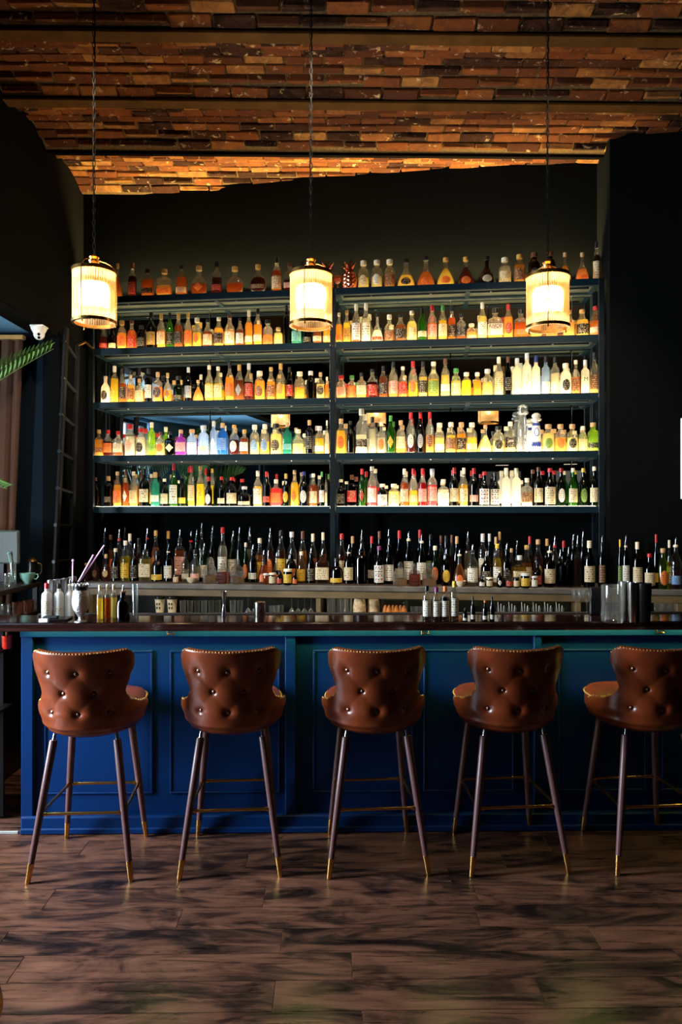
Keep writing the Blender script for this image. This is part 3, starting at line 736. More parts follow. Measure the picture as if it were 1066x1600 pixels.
ROWS = [
"""184 412 15 E A - c;207 411 13 T R r n;231 421 19 S A ks k;257 421 23 S a os c;284 416 18 C A es k;311 416 28 F A oD c;339 409 16 T R rs k;367 417 29 F A - g;403.5 414 28 F R ns g;
432.6 402 16 T A e k;452.6 411 17 S R ps n;473 409 16 T n k k;@pineapple 511.7 406 19;@coupe 528 432 13;@pineapple 546.6 405 22;568 408 18 B u eO w;589 407 18 B u wO w;609 406 18 B a n w;634.7 405 29 E y kO k;665.7 401 30 E A oO k;
696.6 403 29 E y oO g;728 402 28 E R oO g;761 401 28 E k eO k;789 403 20 B c e w;812 398 18 B a n g;835 395 19 B k kO n;860 394 18 B k kO n;883 395 20 E a - c;910 395 21 E o os c;932.5 378 13 T R et k""",
"""162 510 13 C R rs r;176 508 14 C k es k;190.6 501 16 B a o g;206 501 16 C A r n;221 509 14 B k k k;236.5 488 16 T k G k;252 490 15 T a e g;265.5 489 13 T g k k;279 490 14 T n k g;294 488 15 T a o g;308 497 17 B y oD w;325 499 16 C n e k;342 496 18 C a k w;359 492 18 C a w n;375 497 14 C n w k;389 485 16 T a ws w;
403 482 16 T a ws k;418.6 500 17 B o os k;435 512 15 B u - c;448 477 11 V k - k;463.6 500 16 V t t k;480 497 15 C k ks k;496 495 14 C n es k;511 490 12 C a es w;530 489 12 C a os w;542 485 14 C y G g;556.7 475.5 15 T A wt w;572 474 16 T c wt w;589.7 489.6 19 E c rs k;608.5 492 17 Q a n w;626 492 18 C n k k;643.7 486 17 C u e w;660 481 15 T g es k;
675.5 477 16 T o p r;692 477 16 T y e e;706 478 15 T A k k;721 490 15 S n k k;737 506 17 B o ps w;754 473 15 T u w w;774 482.6 24 S a w k;794.5 475.5 15 T a rO r;814 484 21 S A os k;838 488 18 C a os n;862 490 18 C o os n;889 485 19 C o - g;910 484 21 C y k g;931 479 20 C o es r""",
"""165 588 16 C w kO w;179 572 15 V y ys w;191.5 576 12 T A k k;204.5 580 15 C a n k;218 592 15 R u e c;232 576 12 V k w k;246.6 581.6 16 S o kO c;262 583 17 F a nD c;278.7 588 18 Q G ks k;294.5 574 14 T k s s;309.7 594 20 E o - c;327 571 14 C Y e w;341 573 14 C Y e w;
359 567 15 T a o k;374 570 15 T n sD g;389 568 14 T R r s;406 580 17 B a nO w;423.6 574 15 C a n g;438.7 568 16 T Y GO g;452.5 574 12 T k r k;468.5 581 18 B a - w;485.6 580 16 B k - s;501 582 17 S u kO c;511 589 8 B o - w;533.4 587 16 B o p r;550 587 17 B o o e;565 583 18 S o e k;582 577 17 C R r k;599 572 15 T n k k;614.6 565.5 17 T o p k;
629.7 573 15 C o r w;645.5 564.5 15 T Y oO r;661 565 14 T u k k;677.6 565.5 18 C y g w;696 560.5 16 R u ws n;712.7 576 18 B u e e;729 582 17 B Y - w;746 582 15 B a - w;762 577 19 B u - s;779.7 558 15 T c e w;794 557.5 13 T k k n;808 560 15 V w ws s;823.5 552 15 V w - s;837.7 556.5 14 V w - b;853 557 13 V b ws k;867.5 558 15 V c ws k;884 568 19 B w kO w;900 563 14 C o n w;914.7 562.6 14 V w - s;929 551 16 T u n k""",
"""154.6 671.6 16 S a ns c;169 672 16 S R o r;184.8 673.6 15 S n e r;203 663 19 B c pO r;220 669 18 B c kO r;237 660 14 V l gs w;250.6 675 15 S u oO n;266 674 16 S k eD k;282.7 671.6 17 S v p c;300 671 18 B b w c;318 665 20 B b es s;334 658 14 V b wD s;
348 661 17 V B b c;366 664 16 C R wO g;381.6 672 13 S n w g;398 664 17 B u bO w;414 663 17 B y bO w;431.5 662 19 B u kO k;449 660 15 S t ts c;466 671 20 Q u - w;483.7 656.5 13 V k k c;499.4 666 18 B y ws s;511 657 8 T c es w;533 654.5 18 R y oO c;547.6 658 13 C k - k;565 639 21 R c ks w;582 651.5 14 V c - k;596 660 15 C c oO w;610.6 649.5 14 T g yD e;
626.4 657 17 R a e c;642 644.6 15 T R wO r;657 644 13 T k sO r;671.7 644 15 T a nO r;687 661 18 B u ws w;704.8 660 16 B y n w;721 660 16 B a k c;737.6 660.5 17 B y es w;758.7 664 22 E u es c;779 666 20 B u kO k;797.7 659 18 R u k w;@figure_clear 817 632 19;@figure_painted 838 645 18;857 663 21 B u gO c;876 663 18 B a oO c;894.5 663 18 B u kO c;911 666 15 B u e w;927 660.5 18 B l ks c""",
"""148.7 746 14 C k - n;169.4 744 14 V k ks c;183.6 737 15 C a o c;196.6 734.5 13 T A wD n;208.8 737 15 C y e w;225.5 732.5 16 T k e k;242.7 738 16 V t ws c;257 748 15 C k e w;271.5 724.6 15 T g wt r;285 742 14 C G ys k;299 727.6 13 V y e r;313 728.5 20 C Y yO g;326 745 16 Q k wO r;
336.5 745 9 T G - k;346 745 16 C k es r;362.5 745.7 17 C k e r;382 760 20 Q k es s;403 735.5 15 T y wt w;416.7 737 13 T k rs r;431.5 749 17 S p o w;447 740 12 T G yO g;460.4 734.5 14 C y oD c;474.8 737 15 C x wO b;489.6 740 14 C n e w;503 737 13 T G w e;509.5 740 6 T c - k;533 749 14 C k k w;550 742 15 S k r n;565.7 732.5 12 T g rD r;581.5 729 17 C p w w;597.8 756 18 B k wt w;615.5 756 18 B u et w;
632 732.5 14 T A e w;646 732 15 T y es r;660.5 732 14 T r p r;675.6 732.5 16 V p p s;693 749 18 S c w w;710 730.5 14 T k e r;725 731 13 T y e w;740.7 731.5 14 T k ps r;757 737 16 C k wt r;773.6 738 15 C k wt k;791 731.5 14 V w - w;807 731.5 14 V w - w;823.6 747 17 S c n w;841.6 730 14 C k e n;859.6 731.5 17 C k et r;877 731.5 15 C G wO r;895.6 731.5 14 C g e w;911.8 731.5 15 C G gO y;929 729 15 C G e w"""]
ROWN = ['top', 'second', 'third', 'fourth', 'lowest']
NBOT = N_FRONT+.085
INKB = simple('print_black', (24,20,20), .6); INKG = simple('print_gold', (150,110,50), .5); INKW = simple('print_white', (224,216,200), .6); INKBL = simple('print_blue', (40,56,130), .5)

def pineapple(loc, w, h, label):
    r = tag(empty('pineapple_tumbler', loc, -A), label, 'tumbler', 'copper pineapples on the top shelf')
    R = w/2; b = MB()
    prof = [(.55,0),(.72,.03),(.95,.16),(1,.28),(.93,.42),(.7,.55),(.45,.60)]
    b.lathe([(q*R*.93, z*h) for q, z in prof], 18)
    for k in range(9):
        z = h*(.05+.058*k)
        for i in range(12):
            a_ = 2*pi*(i+.5*(k % 2))/12; q = prof_r(prof, z/h)*R*.95
            c, s = math.cos(a_), math.sin(a_)
            e = .14*R*(prof_r(prof, z/h)+.4)
            p = Vector((c*q, s*q, z)); t = Vector((-s, c, 0)); o = Vector((c, s, 0))
            b.add([p+t*e*1.7, p+Vector((0,0,e*1.7)), p-t*e*1.7, p-Vector((0,0,e*1.7)), p+o*e*.7], [(0,1,4),(1,2,4),(2,3,4),(3,0,4)])
    part('body', b, MAT['copper'], r, smooth=0)
    l = MB()
    for ring, (n, tilt, ln) in enumerate(((7, 1.0, .30), (7, .6, .36), (5, .25, .40))):
        for i in range(n):
            a_ = 2*pi*(i+ring*.5)/n; c, s = math.cos(a_), math.sin(a_); t = Vector((-s, c, 0))*R*.2
            p0 = Vector((c*R*.25, s*R*.25, h*.59)); mid = p0+Vector((c*math.sin(tilt)*.5, s*math.sin(tilt)*.5, math.cos(tilt)*.55))*h*ln
            tip = p0+Vector((c*math.sin(tilt)*.95, s*math.sin(tilt)*.95, math.cos(tilt)*.95))*h*ln
            o = Vector((c, s, 0))*.002
            l.add([p0-t, p0+t, mid+t*.8, mid-t*.8, tip, p0-o, mid-o], [(0,1,2,3),(3,2,4),(0,3,6,5),(1,5,6,2),(3,4,6),(2,6,4)])
    part('leaf_crown', l, MAT['copper'], r, smooth=0)
def coupe(loc, w, h, label, mat='clear_glass', group=None, rz=-A, stemmat=None, inverted=False):
    r = tag(empty('coupe_glass', loc, rz), label, 'glass', group); R = w/2
    M_ = Matrix.Translation((0, 0, h)) @ Matrix.Diagonal((1, 1, -1, 1)) if inverted else None
    part('bowl', MB().lathe([(R*.12, h*.52), (R*.5, h*.56), (R*.85, h*.68), (R, h*.85), (R*.98, h), (R*.95, h), (R*.96, h*.85), (R*.8, h*.7), (R*.45, h*.59)], 20, cap0=False, M=M_), MAT[mat], r)
    part('stem', MB().lathe([(R*.1, h*.03), (R*.07, h*.1), (R*.07, h*.45), (R*.12, h*.52)], 10, M=M_), MAT[stemmat or mat], r)
    part('foot', MB().lathe([(R*.72, 0), (R*.7, h*.02), (R*.1, h*.045)], 20, M=M_), MAT[stemmat or mat], r)
    return r
def figure(loc, w, h, painted, label):
    r = tag(empty('figure_bottle', loc, -A), label, 'bottle'); R = w/2
    pr = [(.92,0),(1,.02),(.98,.12),(.80,.30),(.86,.42),(.88,.52),(.70,.66),(.52,.74),(.55,.78)]
    part('body', MB().lathe([(q*R, z*h) for q, z in pr], 22, cap0=False), MAT['glazed'] if painted else MAT['crystal'], r, color=lin((232,230,226)))
    st = MB().lathe([(.60*R, .775*h), (.95*R, .80*h), (1.0*R, .84*h), (.7*R, .86*h), (.85*R, .90*h), (.80*R, .95*h), (.45*R, .99*h), (.1*R, h)], 20)
    part('domed_stopper', st, MAT['glazed'] if painted else MAT['crystal'], r, color=lin((206,196,180)))
    if painted:
        d = MB()
        for k in range(10):
            a_ = -pi/2-.9+k*.2; z = h*(.16+.05*(k % 2))
            q = prof_r(pr, z/h)*R*1.02
            d.tube([(math.cos(a_+t*.1)*q, math.sin(a_+t*.1)*q, z+h*.05*math.sin(t*2.4)) for t in range(-2, 3)], R*.07, 6)
        ring = [(math.cos(-pi/2+.5*math.cos(t))*prof_r(pr, .5+.1*math.sin(t))*R*1.02, math.sin(-pi/2+.5*math.cos(t))*prof_r(pr, .5+.1*math.sin(t))*R*1.02, h*(.5+.1*math.sin(t))) for t in [2*pi*i/16 for i in range(16)]]
        d.tube(ring, R*.06, 6, closed=True)
        d.lathe([(.72*R, .665*h), (.74*R, .70*h), (.60*R, .735*h)], 20, cap0=False, cap1=False)
        part('painted_pattern', d, INKBL, r)
for ri, txt in enumerate(ROWS):
    items = [t.strip() for t in txt.replace('\n', '').split(';') if t.strip()]
    z = SHELF_Z[ri]; group = 'bottles on the %s lit shelf' % ROWN[ri]
    recs = []
    for t in items:
        f = t.split(); special = f[0].startswith('@')
        recs.append((float(f[1] if special else f[0]), f))
    recs.sort(key=lambda q: q[0]); nb = 0
    wi = [3 if q[1][0].startswith('@') else 2 for q in recs]
    ww = [float(q[1][k]) for q, k in zip(recs, wi)]
    for k in range(len(recs)-1):
        g = recs[k+1][0]-recs[k][0]; t = (ww[k]+ww[k+1])/2
        if t > g*.96: ww[k] *= g*.96/t; ww[k+1] *= g*.96/t
    for q, k, v in zip(recs, wi, ww): q[1][k] = str(v)
    prev_hi = None
    for px, f in recs:
        special = f[0].startswith('@')
        top, w = (float(f[2]), float(f[3])) if special else (float(f[1]), float(f[2]))
        nn = NBOT+(.014 if len(recs) and recs.index((px, f)) % 2 else -.012)
        u, s = U(px, nn); loc = BW(u, nn, z)
        wm = w*s/FPX; hm = HC+(HY-top)*s/FPX-z
        if special:
            if f[0] == '@pineapple': pineapple(loc, wm, hm, 'copper pineapple tumbler with %s on the top shelf' % ('its edge behind the middle lamp' if px < 530 else 'leafy crown standing clear of the lamp'))
            elif f[0] == '@coupe': coupe(loc, wm, hm, 'small copper coupe glass between the two copper pineapples', 'bottle_glass', stemmat='copper').children[0].color = (.95, .6, .5, 1)
            else: figure(loc, wm, hm, f[0] == '@figure_painted', 'tall clear glass figure bottle with domed stopper, fourth shelf' if f[0] == '@figure_clear' else 'white figure bottle painted blue with domed stopper, fourth shelf')
            continue
        nb += 1; st, lq, lb, cp = f[3:7]
        lab = '%s, %s bottle from the ladder, %s shelf' % (words(st, lq, lb, cp), ordinal(nb), ROWN[ri])
        b = bottle(loc, wm*.98, hm, st, lq, lb, cp, lab, group)
        TXT[(ri, px)] = (b, wm, hm)
def put_text(key, txt, fx, fz, size, mat, fy=-.5):
    if key in TXT:
        b, w, h = TXT[key]; lettering(b, txt, size*w, (fx*w, fy*w-.003, fz*h), mat)
put_text((1, 774), 'KNOB', 0, .42, .30, INKB, -.33); put_text((1, 774), 'CREEK', 0, .34, .17, INKB, -.33)
put_text((2, 914.7), 'M', 0, .42, .7, INKB); put_text((3, 797.7), '1800', 0, .36, .26, INKW, -.40)
if (2, 823.5) in TXT:
    b, w, h = TXT[(2, 823.5)]; t = lettering(b, 'Chopin', .42*w, (0, -.5*w-.003, .36*h), INKB); t.rotation_euler = (pi/2, math.radians(-78), 0)
put_text((1, 389), 'JURA', 0, .34, .26, INKB, -.52); put_text((1, 403), 'JURA', 0, .34, .26, INKB, -.52)

INKR = simple('print_red', (176,60,44), .6)
def dots(b, w, h):                                             # rows of coloured spots printed on a white label
    for c, mt in enumerate((INKR, INKBL)):
        mb = MB()
        for j in range(4):
            for i in range(3):
                if (i+j) % 2 != c: continue
                a_ = -pi/2+(i-1)*.55; R = w*.5*1.03; z = h*(.13+.105*j)
                d = Vector((math.cos(a_), math.sin(a_), 0))
                mb.lathe([(w*.07, 0), (w*.07, .0006)], 10, c=tuple(d*R+Vector((0, 0, z))), M=d.to_track_quat('Z', 'Y').to_matrix())
        part('printed_spots', mb, mt, b)['kind'] = 'stuff'
for key in ((4, 757.0), (4, 773.6)):
    if key in TXT: dots(*TXT[key])

# ------------------------------------------------------------------ bottles on the back counter: column, top, width, rank 0 front .. 2 back
CNT = """135 880 14 0 Q A - c;149 868 17 0 F A nO k;165.6 866 19 0 F A GO c;180.6 857 15 0 C k k w;196 845 14 0 C Y y w;210 850 13 0 C k k kP;227 850 20 0 S u e kP;246 860 20 0 Q k ys k;263 851 13 0 T k w wP;
290 862 12 0 T c ws k;305 859 15 0 C c ps k;319 850 13 1 T g w kP;395 852 15 0 T k ws kP;412 860 21 0 E o oO kP;432.6 862 21 0 E R oO kP;455 858 16 0 C k o kP;471 862 14 0 C Y y w;486 857 13 0 C k k kP;504 858 21 0 S n e kP;
526 872 20 0 Q k ys k;545 852 15 0 T k e wP;564 850 20 0 V k - kP;592.6 855 16 -1 C k wt v;608 842 15 0 C G w kP;680 853 14 1 C g oO w;697.6 858 16 0 C x yO kP;718 858 22 0 E a oO wP;738.5 852 17 0 C c w kP;760 862 17 0 C k k kP;777 850 14 0 C y w y;792 850 16 0 C k kO kP;812 868 20 0 S y e s;840 878 14 0 C k r k;
859 853 17 0 C k e wP;875.5 860 13 0 S k - kP;888.6 856 14 0 S k - kP;902.6 838 11 0 S n - kP;921 845 17 0 T G e w;941 838 11 0 C k n kP;969 843 9 0 T G g y;978 838 15 0 T k w wP;996 847 15 0 T k e w;1015 865 17 0 C k e r;1036 857 18 0 C l oO c;1056 842 17 0 C n bs wP;
145 832 10 2 T a o wP;164 825 12 1 T k - kP;173 836 12 2 C a o n;186 828 12 1 T a ws rP;195 824 11 2 T G - kP;203 834 12 1 T a - w;217 841 14 1 Q n n k;230 826 12 2 T G - rP;243.5 829 13 1 C a o g;263 830 12 2 T x ws g;281 828 15 1 S o p kP;298.5 831 13 2 T k - rP;307 829 11 1 T g - kP;315 818 10 2 T c ws kP;
332 823 14 2 T x sO kP;348 824 15 1 C c w r;364 831 15 2 T g w kP;374 825 12 1 T g - kP;384 848 12 1 C g oO w;390 825 12 2 T c - kP;406 841 15 1 C a y w;422 826 13 1 T n oO kP;439 829 16 1 C n y k;456 831 17 1 C R w s;473 830 14 1 T a - n;489 834 13 1 T o - w;504.8 832 12 2 T a - w;
534 834 15 1 C n e r;551 838 12 2 T k - c;565 829 12 2 T a - kP;581 838 12 1 T G ws r;593 830 12 2 T k - n;607 829 12 2 T k - kP;624 829 13 1 T k ws r;638.5 832 15 1 C k w wP;656 828 12 2 T k - r;659 836 15 1 C k w wP;673 835 14 2 C G g k;689 837 8 2 V n - n;697 837 12 1 T k - k;706 836 8 2 V n - n;
714 838 12 1 T k - c;731 832 11 2 T c ws kP;754.4 834 13 1 V c w s;765 834 11 2 T k - s;775 839 9 1 V u - c;781 831 10 2 T n - c;799.5 857 11 1 C Y ys c;808 846 10 2 T k - kP;823 852 16 1 C a e g;828 838 11 2 T R ws r;841 843 16 1 C n GO c;855 842 12 2 T k - g;867 839 13 1 T c ws rP;881 845 12 2 T k - r;896 836 11 1 T G - kP;911 832 10 2 T k - kP;
1025.5 835 9 1 T k ys r;1046 844 9 1 T a e w"""
recs = sorted([t.strip().split() for t in CNT.replace('\n', '').split(';') if t.strip()], key=lambda f: float(f[0]))
for rk in ('0', '1', '2'):
    q = [f for f in recs if f[3] == rk]
    for a_, b_ in zip(q[:-1], q[1:]):
        g = float(b_[0])-float(a_[0]); t = (float(a_[2])+float(b_[2]))/2
        if t > g*.97: a_[2] = str(float(a_[2])*g*.97/t); b_[2] = str(float(b_[2])*g*.97/t)
RN = {-1: ('front', N_COUNTER+.055), 0: ('front', N_COUNTER+.085), 1: ('middle', N_COUNTER+.165), 2: ('back', N_COUNTER+.245)}
cntr = {}
for f in recs:
    px, top, w, rk = float(f[0]), float(f[1]), float(f[2]), int(f[3]); rn, n = RN[rk]
    if px > 945: n = N_COUNTER+.048
    u, s = U(px, n); st, lq, lb, cp = f[4:8]
    cntr[rn] = cntr.get(rn, 0)+1
    lab = '%s, %s from the ladder, counter %s rank' % (words(st, lq, lb, cp), ordinal(cntr[rn]), rn)
    hm = HC+(HY-top)*s/FPX-COUNTER_Z
    if cp.endswith('P'): hm *= .96
    zb = COUNTER_Z+(.0075 if (rk in (0, -1) and N_COUNTER+.01 < n < N_COUNTER+.08 and -1.75 < u < .25) else .0005)
    b = bottle(BW(u, n, zb), w*s/FPX, hm, st, lq, lb, cp, lab, 'bottles crowding the back counter')
    if rk == -1: dots(b, w*s/FPX, hm)
# small jars, bowls and cut-glass decanters at the counter's front edge
JARS = [(275, 889, 9, 'C', 'a', 'e', 'w', 'tiny amber bottle beside the white bowl, near counter edge'), (416, 896, 9, 'J', 'o', '-', 's', 'small orange jar before the orange bell bottle'), (426, 895, 11, 'J', 'n', 'e', 'w', 'tan labelled jar among the small counter jars'),
 (437, 893, 9, 'C', 'k', 'r', 'k', 'tiny dark patterned bottle beside the tan jar'), (450, 889, 14, 'J', 'k', 'y', 'w', 'dark jar with yellow label before the middle bottles'), (461, 894, 8, 'C', 'k', 'o', 'k', 'tiny dark bottle just past the yellow-labelled jar'),
 (753.5, 901, 9, 'C', 'k', 'w', 'k', 'tiny black and white bottle past the small bowl'), (765, 902, 10, 'J', 'n', 'e', 'w', 'small tan jar between two tiny dark bottles'), (781, 892, 9, 'C', 'k', 'wD', 'w', 'small black bottle with white triangular mark'),
 (796, 896, 11, 'C', 'R', 'r', 'k', 'small dark bottle with red round-printed label'), (807, 902, 10, 'J', 'k', 'e', 'k', 'small black jar before the gold labelled bottle'), (821, 896, 14, 'J', 'k', 'y', 's', 'jar with yellow label and silver lid'), (835, 900, 10, 'J', 'c', 'w', 's', 'small white labelled jar beside the silver-lidded jar')]
for px, top, w, st, lq, lb, cp, lab in JARS:
    n = N_COUNTER+.020; u, s = U(px, n)
    bottle(BW(u, n, COUNTER_Z+.0005), w*s/FPX, HC+(HY-top)*s/FPX-COUNTER_Z, st, lq, lb, cp, lab, 'small jars on the counter edge', cat='jar' if st == 'J' else 'bottle')
def decanter(px, top, w, kind, label):
    n = N_COUNTER+.035; u, s = U(px, n); loc = BW(u, n, COUNTER_Z+.0005); R = w*s/FPX/2; h = HC+(HY-top)*s/FPX-COUNTER_Z
    r = tag(empty('cut_glass_decanter', loc, -A), label, 'decanter', 'decanters on the counter edge')
    pr = [(.94,0),(1,.03),(1,.50),(.92,.60),(.6,.68),(.36,.72),(.34,.76),(.42,.78)]
    ex = 5 if kind == 'brown' else 2
    b = MB().lathe([(q*R, z*h) for q, z in pr], 24, ex=ex, dr=.95, cap0=False, cap1=False)
    if kind != 'brown':
        for k in range(8):
            z = h*(.05+.058*k)
            for i in range(18):
                a_ = 2*pi*(i+.5*(k % 2))/18; c, s_ = math.cos(a_), math.sin(a_); e = R*.17
                p = Vector((c*R, s_*R, z)); t = Vector((-s_, c, 0))
                b.add([p+t*e, p+Vector((0,0,h*.055)), p-t*e, p-Vector((0,0,h*.055)), p+Vector((c, s_, 0))*R*.09], [(0,1,4),(1,2,4),(2,3,4),(3,0,4)])
    else:
        for k in range(4):
            a_ = pi/2*k; c, s_ = math.cos(a_), math.sin(a_)
            for j in range(3):
                p = Vector((c*R, s_*R*.95, h*(.12+.15*j))); t = Vector((-s_, c, 0))*R*.7
                b.add([p+t, p+Vector((0,0,h*.07)), p-t, p-Vector((0,0,h*.07)), p+Vector((c, s_, 0))*R*.07], [(0,1,4),(1,2,4),(2,3,4),(3,0,4)])
    part('body', b, MAT['crystal'], r, smooth=0)
    part('liquid', MB().lathe([(q*R*.9, max(z, .02)*h) for q, z in pr if z < (.52 if kind == 'brown' else .3)]+[(.9*R, h*(.52 if kind == 'brown' else .3))], 20, ex=ex, dr=.95, cap0=False), MAT['liquid'], r, color=lin((214,128,52) if kind == 'brown' else (240,206,140)))
    part('stopper', MB().lathe([(.22*R, .74*h), (.3*R, .79*h), (.42*R, .86*h), (.34*R, .93*h), (.06*R, h)], 8), MAT['crystal'], r, smooth=0)
for px, top, w, k, lab in [(327.4, 870, 20, 'ball', 'round cut-glass decanter, first of the decanters from the ladder'), (348.7, 878, 19, 'brown', 'square brown-filled decanter between two round ones, nearer the ladder'), (370.7, 872, 21, 'ball', 'diamond-cut round decanter just before the black conical bottle'),
        (625.5, 878, 21, 'ball', 'round cut-glass decanter beside the dotted-label bottle'), (648, 880, 19, 'brown', 'square amber decanter in the second trio of decanters'), (671, 877, 21, 'ball', 'diamond-cut decanter, last of the decanters from the ladder')]:
    decanter(px, top, w, k, lab)
def bowl(loc, R, h, mat, name, label, cat, rz=0):
    r = part(name, MB().lathe([(.45*R, 0), (.5*R, .06*h), (.8*R, .45*h), (R, h), (.93*R, h), (.72*R, .5*h), (.4*R, .14*h)], 24), mat, loc=loc, rz=rz)
    return tag(r, label, cat)
for px, w, lab in ((300, 18, 'small cream bowl on the counter edge before the clear bottles'), (720, 17, 'small cream bowl under the amber bell bottle')):
    u, s = U(px, N_COUNTER+.03); bowl(BW(u, N_COUNTER+.03, COUNTER_Z+.0005), w*s/FPX/2, .038, MAT['cream_ceramic'], 'serving_bowl', lab, 'bowl')
# ------------------------------------------------------------------ bar stools (each faces the bar, +Y; buttoned back towards the viewer)
def interp(tab, z):
    if z <= tab[0][0]: return tab[0][1]
    for (a_, p), (b_, q) in zip(tab[:-1], tab[1:]):
        if z <= b_:
            t = (z-a_)/(b_-a_); t = t*t*(3-2*t); return p+(q-p)*t
    return tab[-1][1]
T_TH = [(.622, 1.70), (.655, 1.75), (.735, 1.78), (.756, 1.60), (.778, 1.16), (.80, .96), (.835, .88), (.90, .98), (.97, 1.09), (1.037, 1.06)]
T_R = [(.622, .155), (.632, .184), (.65, .210), (.68, .234), (.745, .251), (.80, .246), (.86, .244), (.95, .256), (1.037, .263)]
BUTTONS = [(-.150, .938), (-.008, .938), (.135, .938), (-.078, .842), (.064, .842), (-.143, .750), (-.008, .748), (.128, .750)]
SEGS = []
for i, a_ in enumerate(BUTTONS):
    for b_ in BUTTONS[i+1:]:
        if .05 < abs(a_[0]-b_[0]) < .09 and .05 < abs(a_[1]-b_[1]) < .12: SEGS.append((a_, b_))
def tuft(a_, z):
    d = 0
    for bx, bz in BUTTONS:
        q = (a_-bx)**2+(z-bz)**2
        d += .010*math.exp(-q/(.013**2))+.009*math.exp(-q/(.034**2))
    for (x0, z0), (x1, z1) in SEGS:
        vx, vz = x1-x0, z1-z0; t = max(0, min(1, ((a_-x0)*vx+(z-z0)*vz)/(vx*vx+vz*vz)))
        q = (a_-x0-vx*t)**2+(z-z0-vz*t)**2
        d += .0013*math.exp(-q/(.011**2))
    return d
def stool_point(u, z, off=0, tf=True):
    th = u*interp(T_TH, z); R = interp(T_R, z)+off
    if tf and off == 0: R -= tuft(th*.232, z)
    yo = -max(0, z-.76)*.16-.0
    return Vector((R*math.sin(th), -R*(1.0-.16*min(1, max(0, (z-.74)/.12)))*math.cos(th)+yo+.02-.036*min(1, max(0, (z-.74)/.12)), z))
def top_z(u): return 1.027+.009*abs(u)**1.6-.030*(max(0, abs(u)-.80)/.20)**2.2
NU, NV = 84, 72
def stool_meshes():
    out = {}
    mb = MB(); vs = []; fs = []
    def grid(off, tf):
        g = []
        for j in range(NV+1):
            v = j/NV
            row = []
            for i in range(NU+1):
                u = i/NU*2-1; z = .622+(top_z(u)-.622)*v
                row.append(stool_point(u, z, off, tf))
            g.append(row)
        return g
    go = grid(0, True); gm = grid(-.018, False); gi = grid(-.036, False)
    W_ = NU+1
    for g in (go, gi):
        for row in g: vs += row
    for j in range(NV):
        for i in range(NU):
            fs.append((j*W_+i, j*W_+i+1, (j+1)*W_+i+1, (j+1)*W_+i))
            o = W_*(NV+1); fs.append((o+j*W_+i, o+(j+1)*W_+i, o+(j+1)*W_+i+1, o+j*W_+i+1))
    # rounded lip: boundary of outer -> mid ring pushed outwards -> boundary of inner
    bnd = [(0, i) for i in range(NU+1)]+[(j, NU) for j in range(1, NV+1)]+[(NV, i) for i in range(NU-1, -1, -1)]+[(j, 0) for j in range(NV-1, 0, -1)]
    base = len(vs); M = len(bnd); edge = []
    cen = Vector((0, 0, .84))
    for k, (j, i) in enumerate(bnd):
        p = gm[j][i].copy()
        if j == NV: p.z += .010
        elif j == 0: p.z -= .006
        else:
            t = (gm[j][i]-gm[j][NU//2]); t.z = 0
            if t.length: p += t.normalized()*.008
        vs.append(p); edge.append((j, i, p))
    for k in range(M):
        k2 = (k+1) % M; (j, i), (j2, i2) = bnd[k], bnd[k2]; o = W_*(NV+1)
        fs.append((j*W_+i, base+k, base+k2, j2*W_+i2)); fs.append((o+j*W_+i, o+j2*W_+i2, base+k2, base+k))
    mb.add(vs, fs); out['back'] = mb.mesh('backrest', 70)
    # nailheads along the outer edge of the top and the falling sides
    nb = MB(); path = []
    for i in range(NU*3+1):
        u = i/(NU*3)*2-1; path.append(stool_point(u, top_z(u)-.003, -.006, False)+Vector((0, 0, .006)))
    def studs(path, step, r=.0048):
        nonlocal nb
        acc = 0; last = path[0]; pts = [last]
        for p in path[1:]:
            acc += (p-last).length; last = p
            if acc >= step: pts.append(p); acc = 0
        for p in pts:
            nb.lathe([(r, -r*.4), (r*.95, r*.15), (r*.6, r*.7)], 6, c=p)
    studs(path, .0135)
    out['nails'] = [nb.mesh('nailhead_trim', 60)]
    for sg in (-1, 1):
        p2 = [stool_point(sg, .655+(.84-.655)*t/60, -.012, False)+Vector((sg*.006, 0, .004)) for t in range(22, 61)]
        nb = MB(); studs(p2, .0105, .0046); out['nails'].append(nb.mesh('nailhead_trim', 60))
    for bx, bz in BUTTONS:
        th = bx/.232; u = th/interp(T_TH, bz); d = Vector((math.sin(th), -math.cos(th), 0)); p = stool_point(u, bz)+d*.003; bb = MB()
        q = d.to_track_quat('Z', 'Y').to_matrix()
        bb.lathe([(.0115, -.004), (.0115, .001), (.0085, .0055), (.003, .0075)], 12, c=p, M=q)
        out.setdefault('buttons', []).append(bb.mesh('back_button', 60))
    # seat cushion: rounded slab, wider at the back
    n = 48; prof = [(.72, .630), (.92, .645), (1.0, .69), (1.0, .735), (.985, .755), (.94, .768), (.80, .776), (.4, .779)]
    vs = []; fs = []
    for r, z in prof:
        for i in range(n):
            a_ = 2*pi*i/n; ca, sa = math.cos(a_), math.sin(a_); k = (abs(ca)**2.7+abs(sa)**2.7)**(-1/2.7)
            x, y = .228*ca*k*r, .236*sa*k*r+.060
            vs.append((x, y, z))
    for k in range(len(prof)-1):
        for i in range(n): fs.append((k*n+i, k*n+(i+1) % n, (k+1)*n+(i+1) % n, (k+1)*n+i))
    fs.append(tuple(range(n))[::-1]); fs.append(tuple((len(prof)-1)*n+i for i in range(n)))
    out['seat'] = MB().add(vs, fs).mesh('seat_cushion', 60)
    pp = MB(); pp.tube([(.2295*math.cos(t)*((abs(math.cos(t))**2.7+abs(math.sin(t))**2.7)**(-1/2.7)), .2375*math.sin(t)*((abs(math.cos(t))**2.7+abs(math.sin(t))**2.7)**(-1/2.7))+.060, .748) for t in [2*pi*i/60 for i in range(60)]], .0042, 6, closed=True)
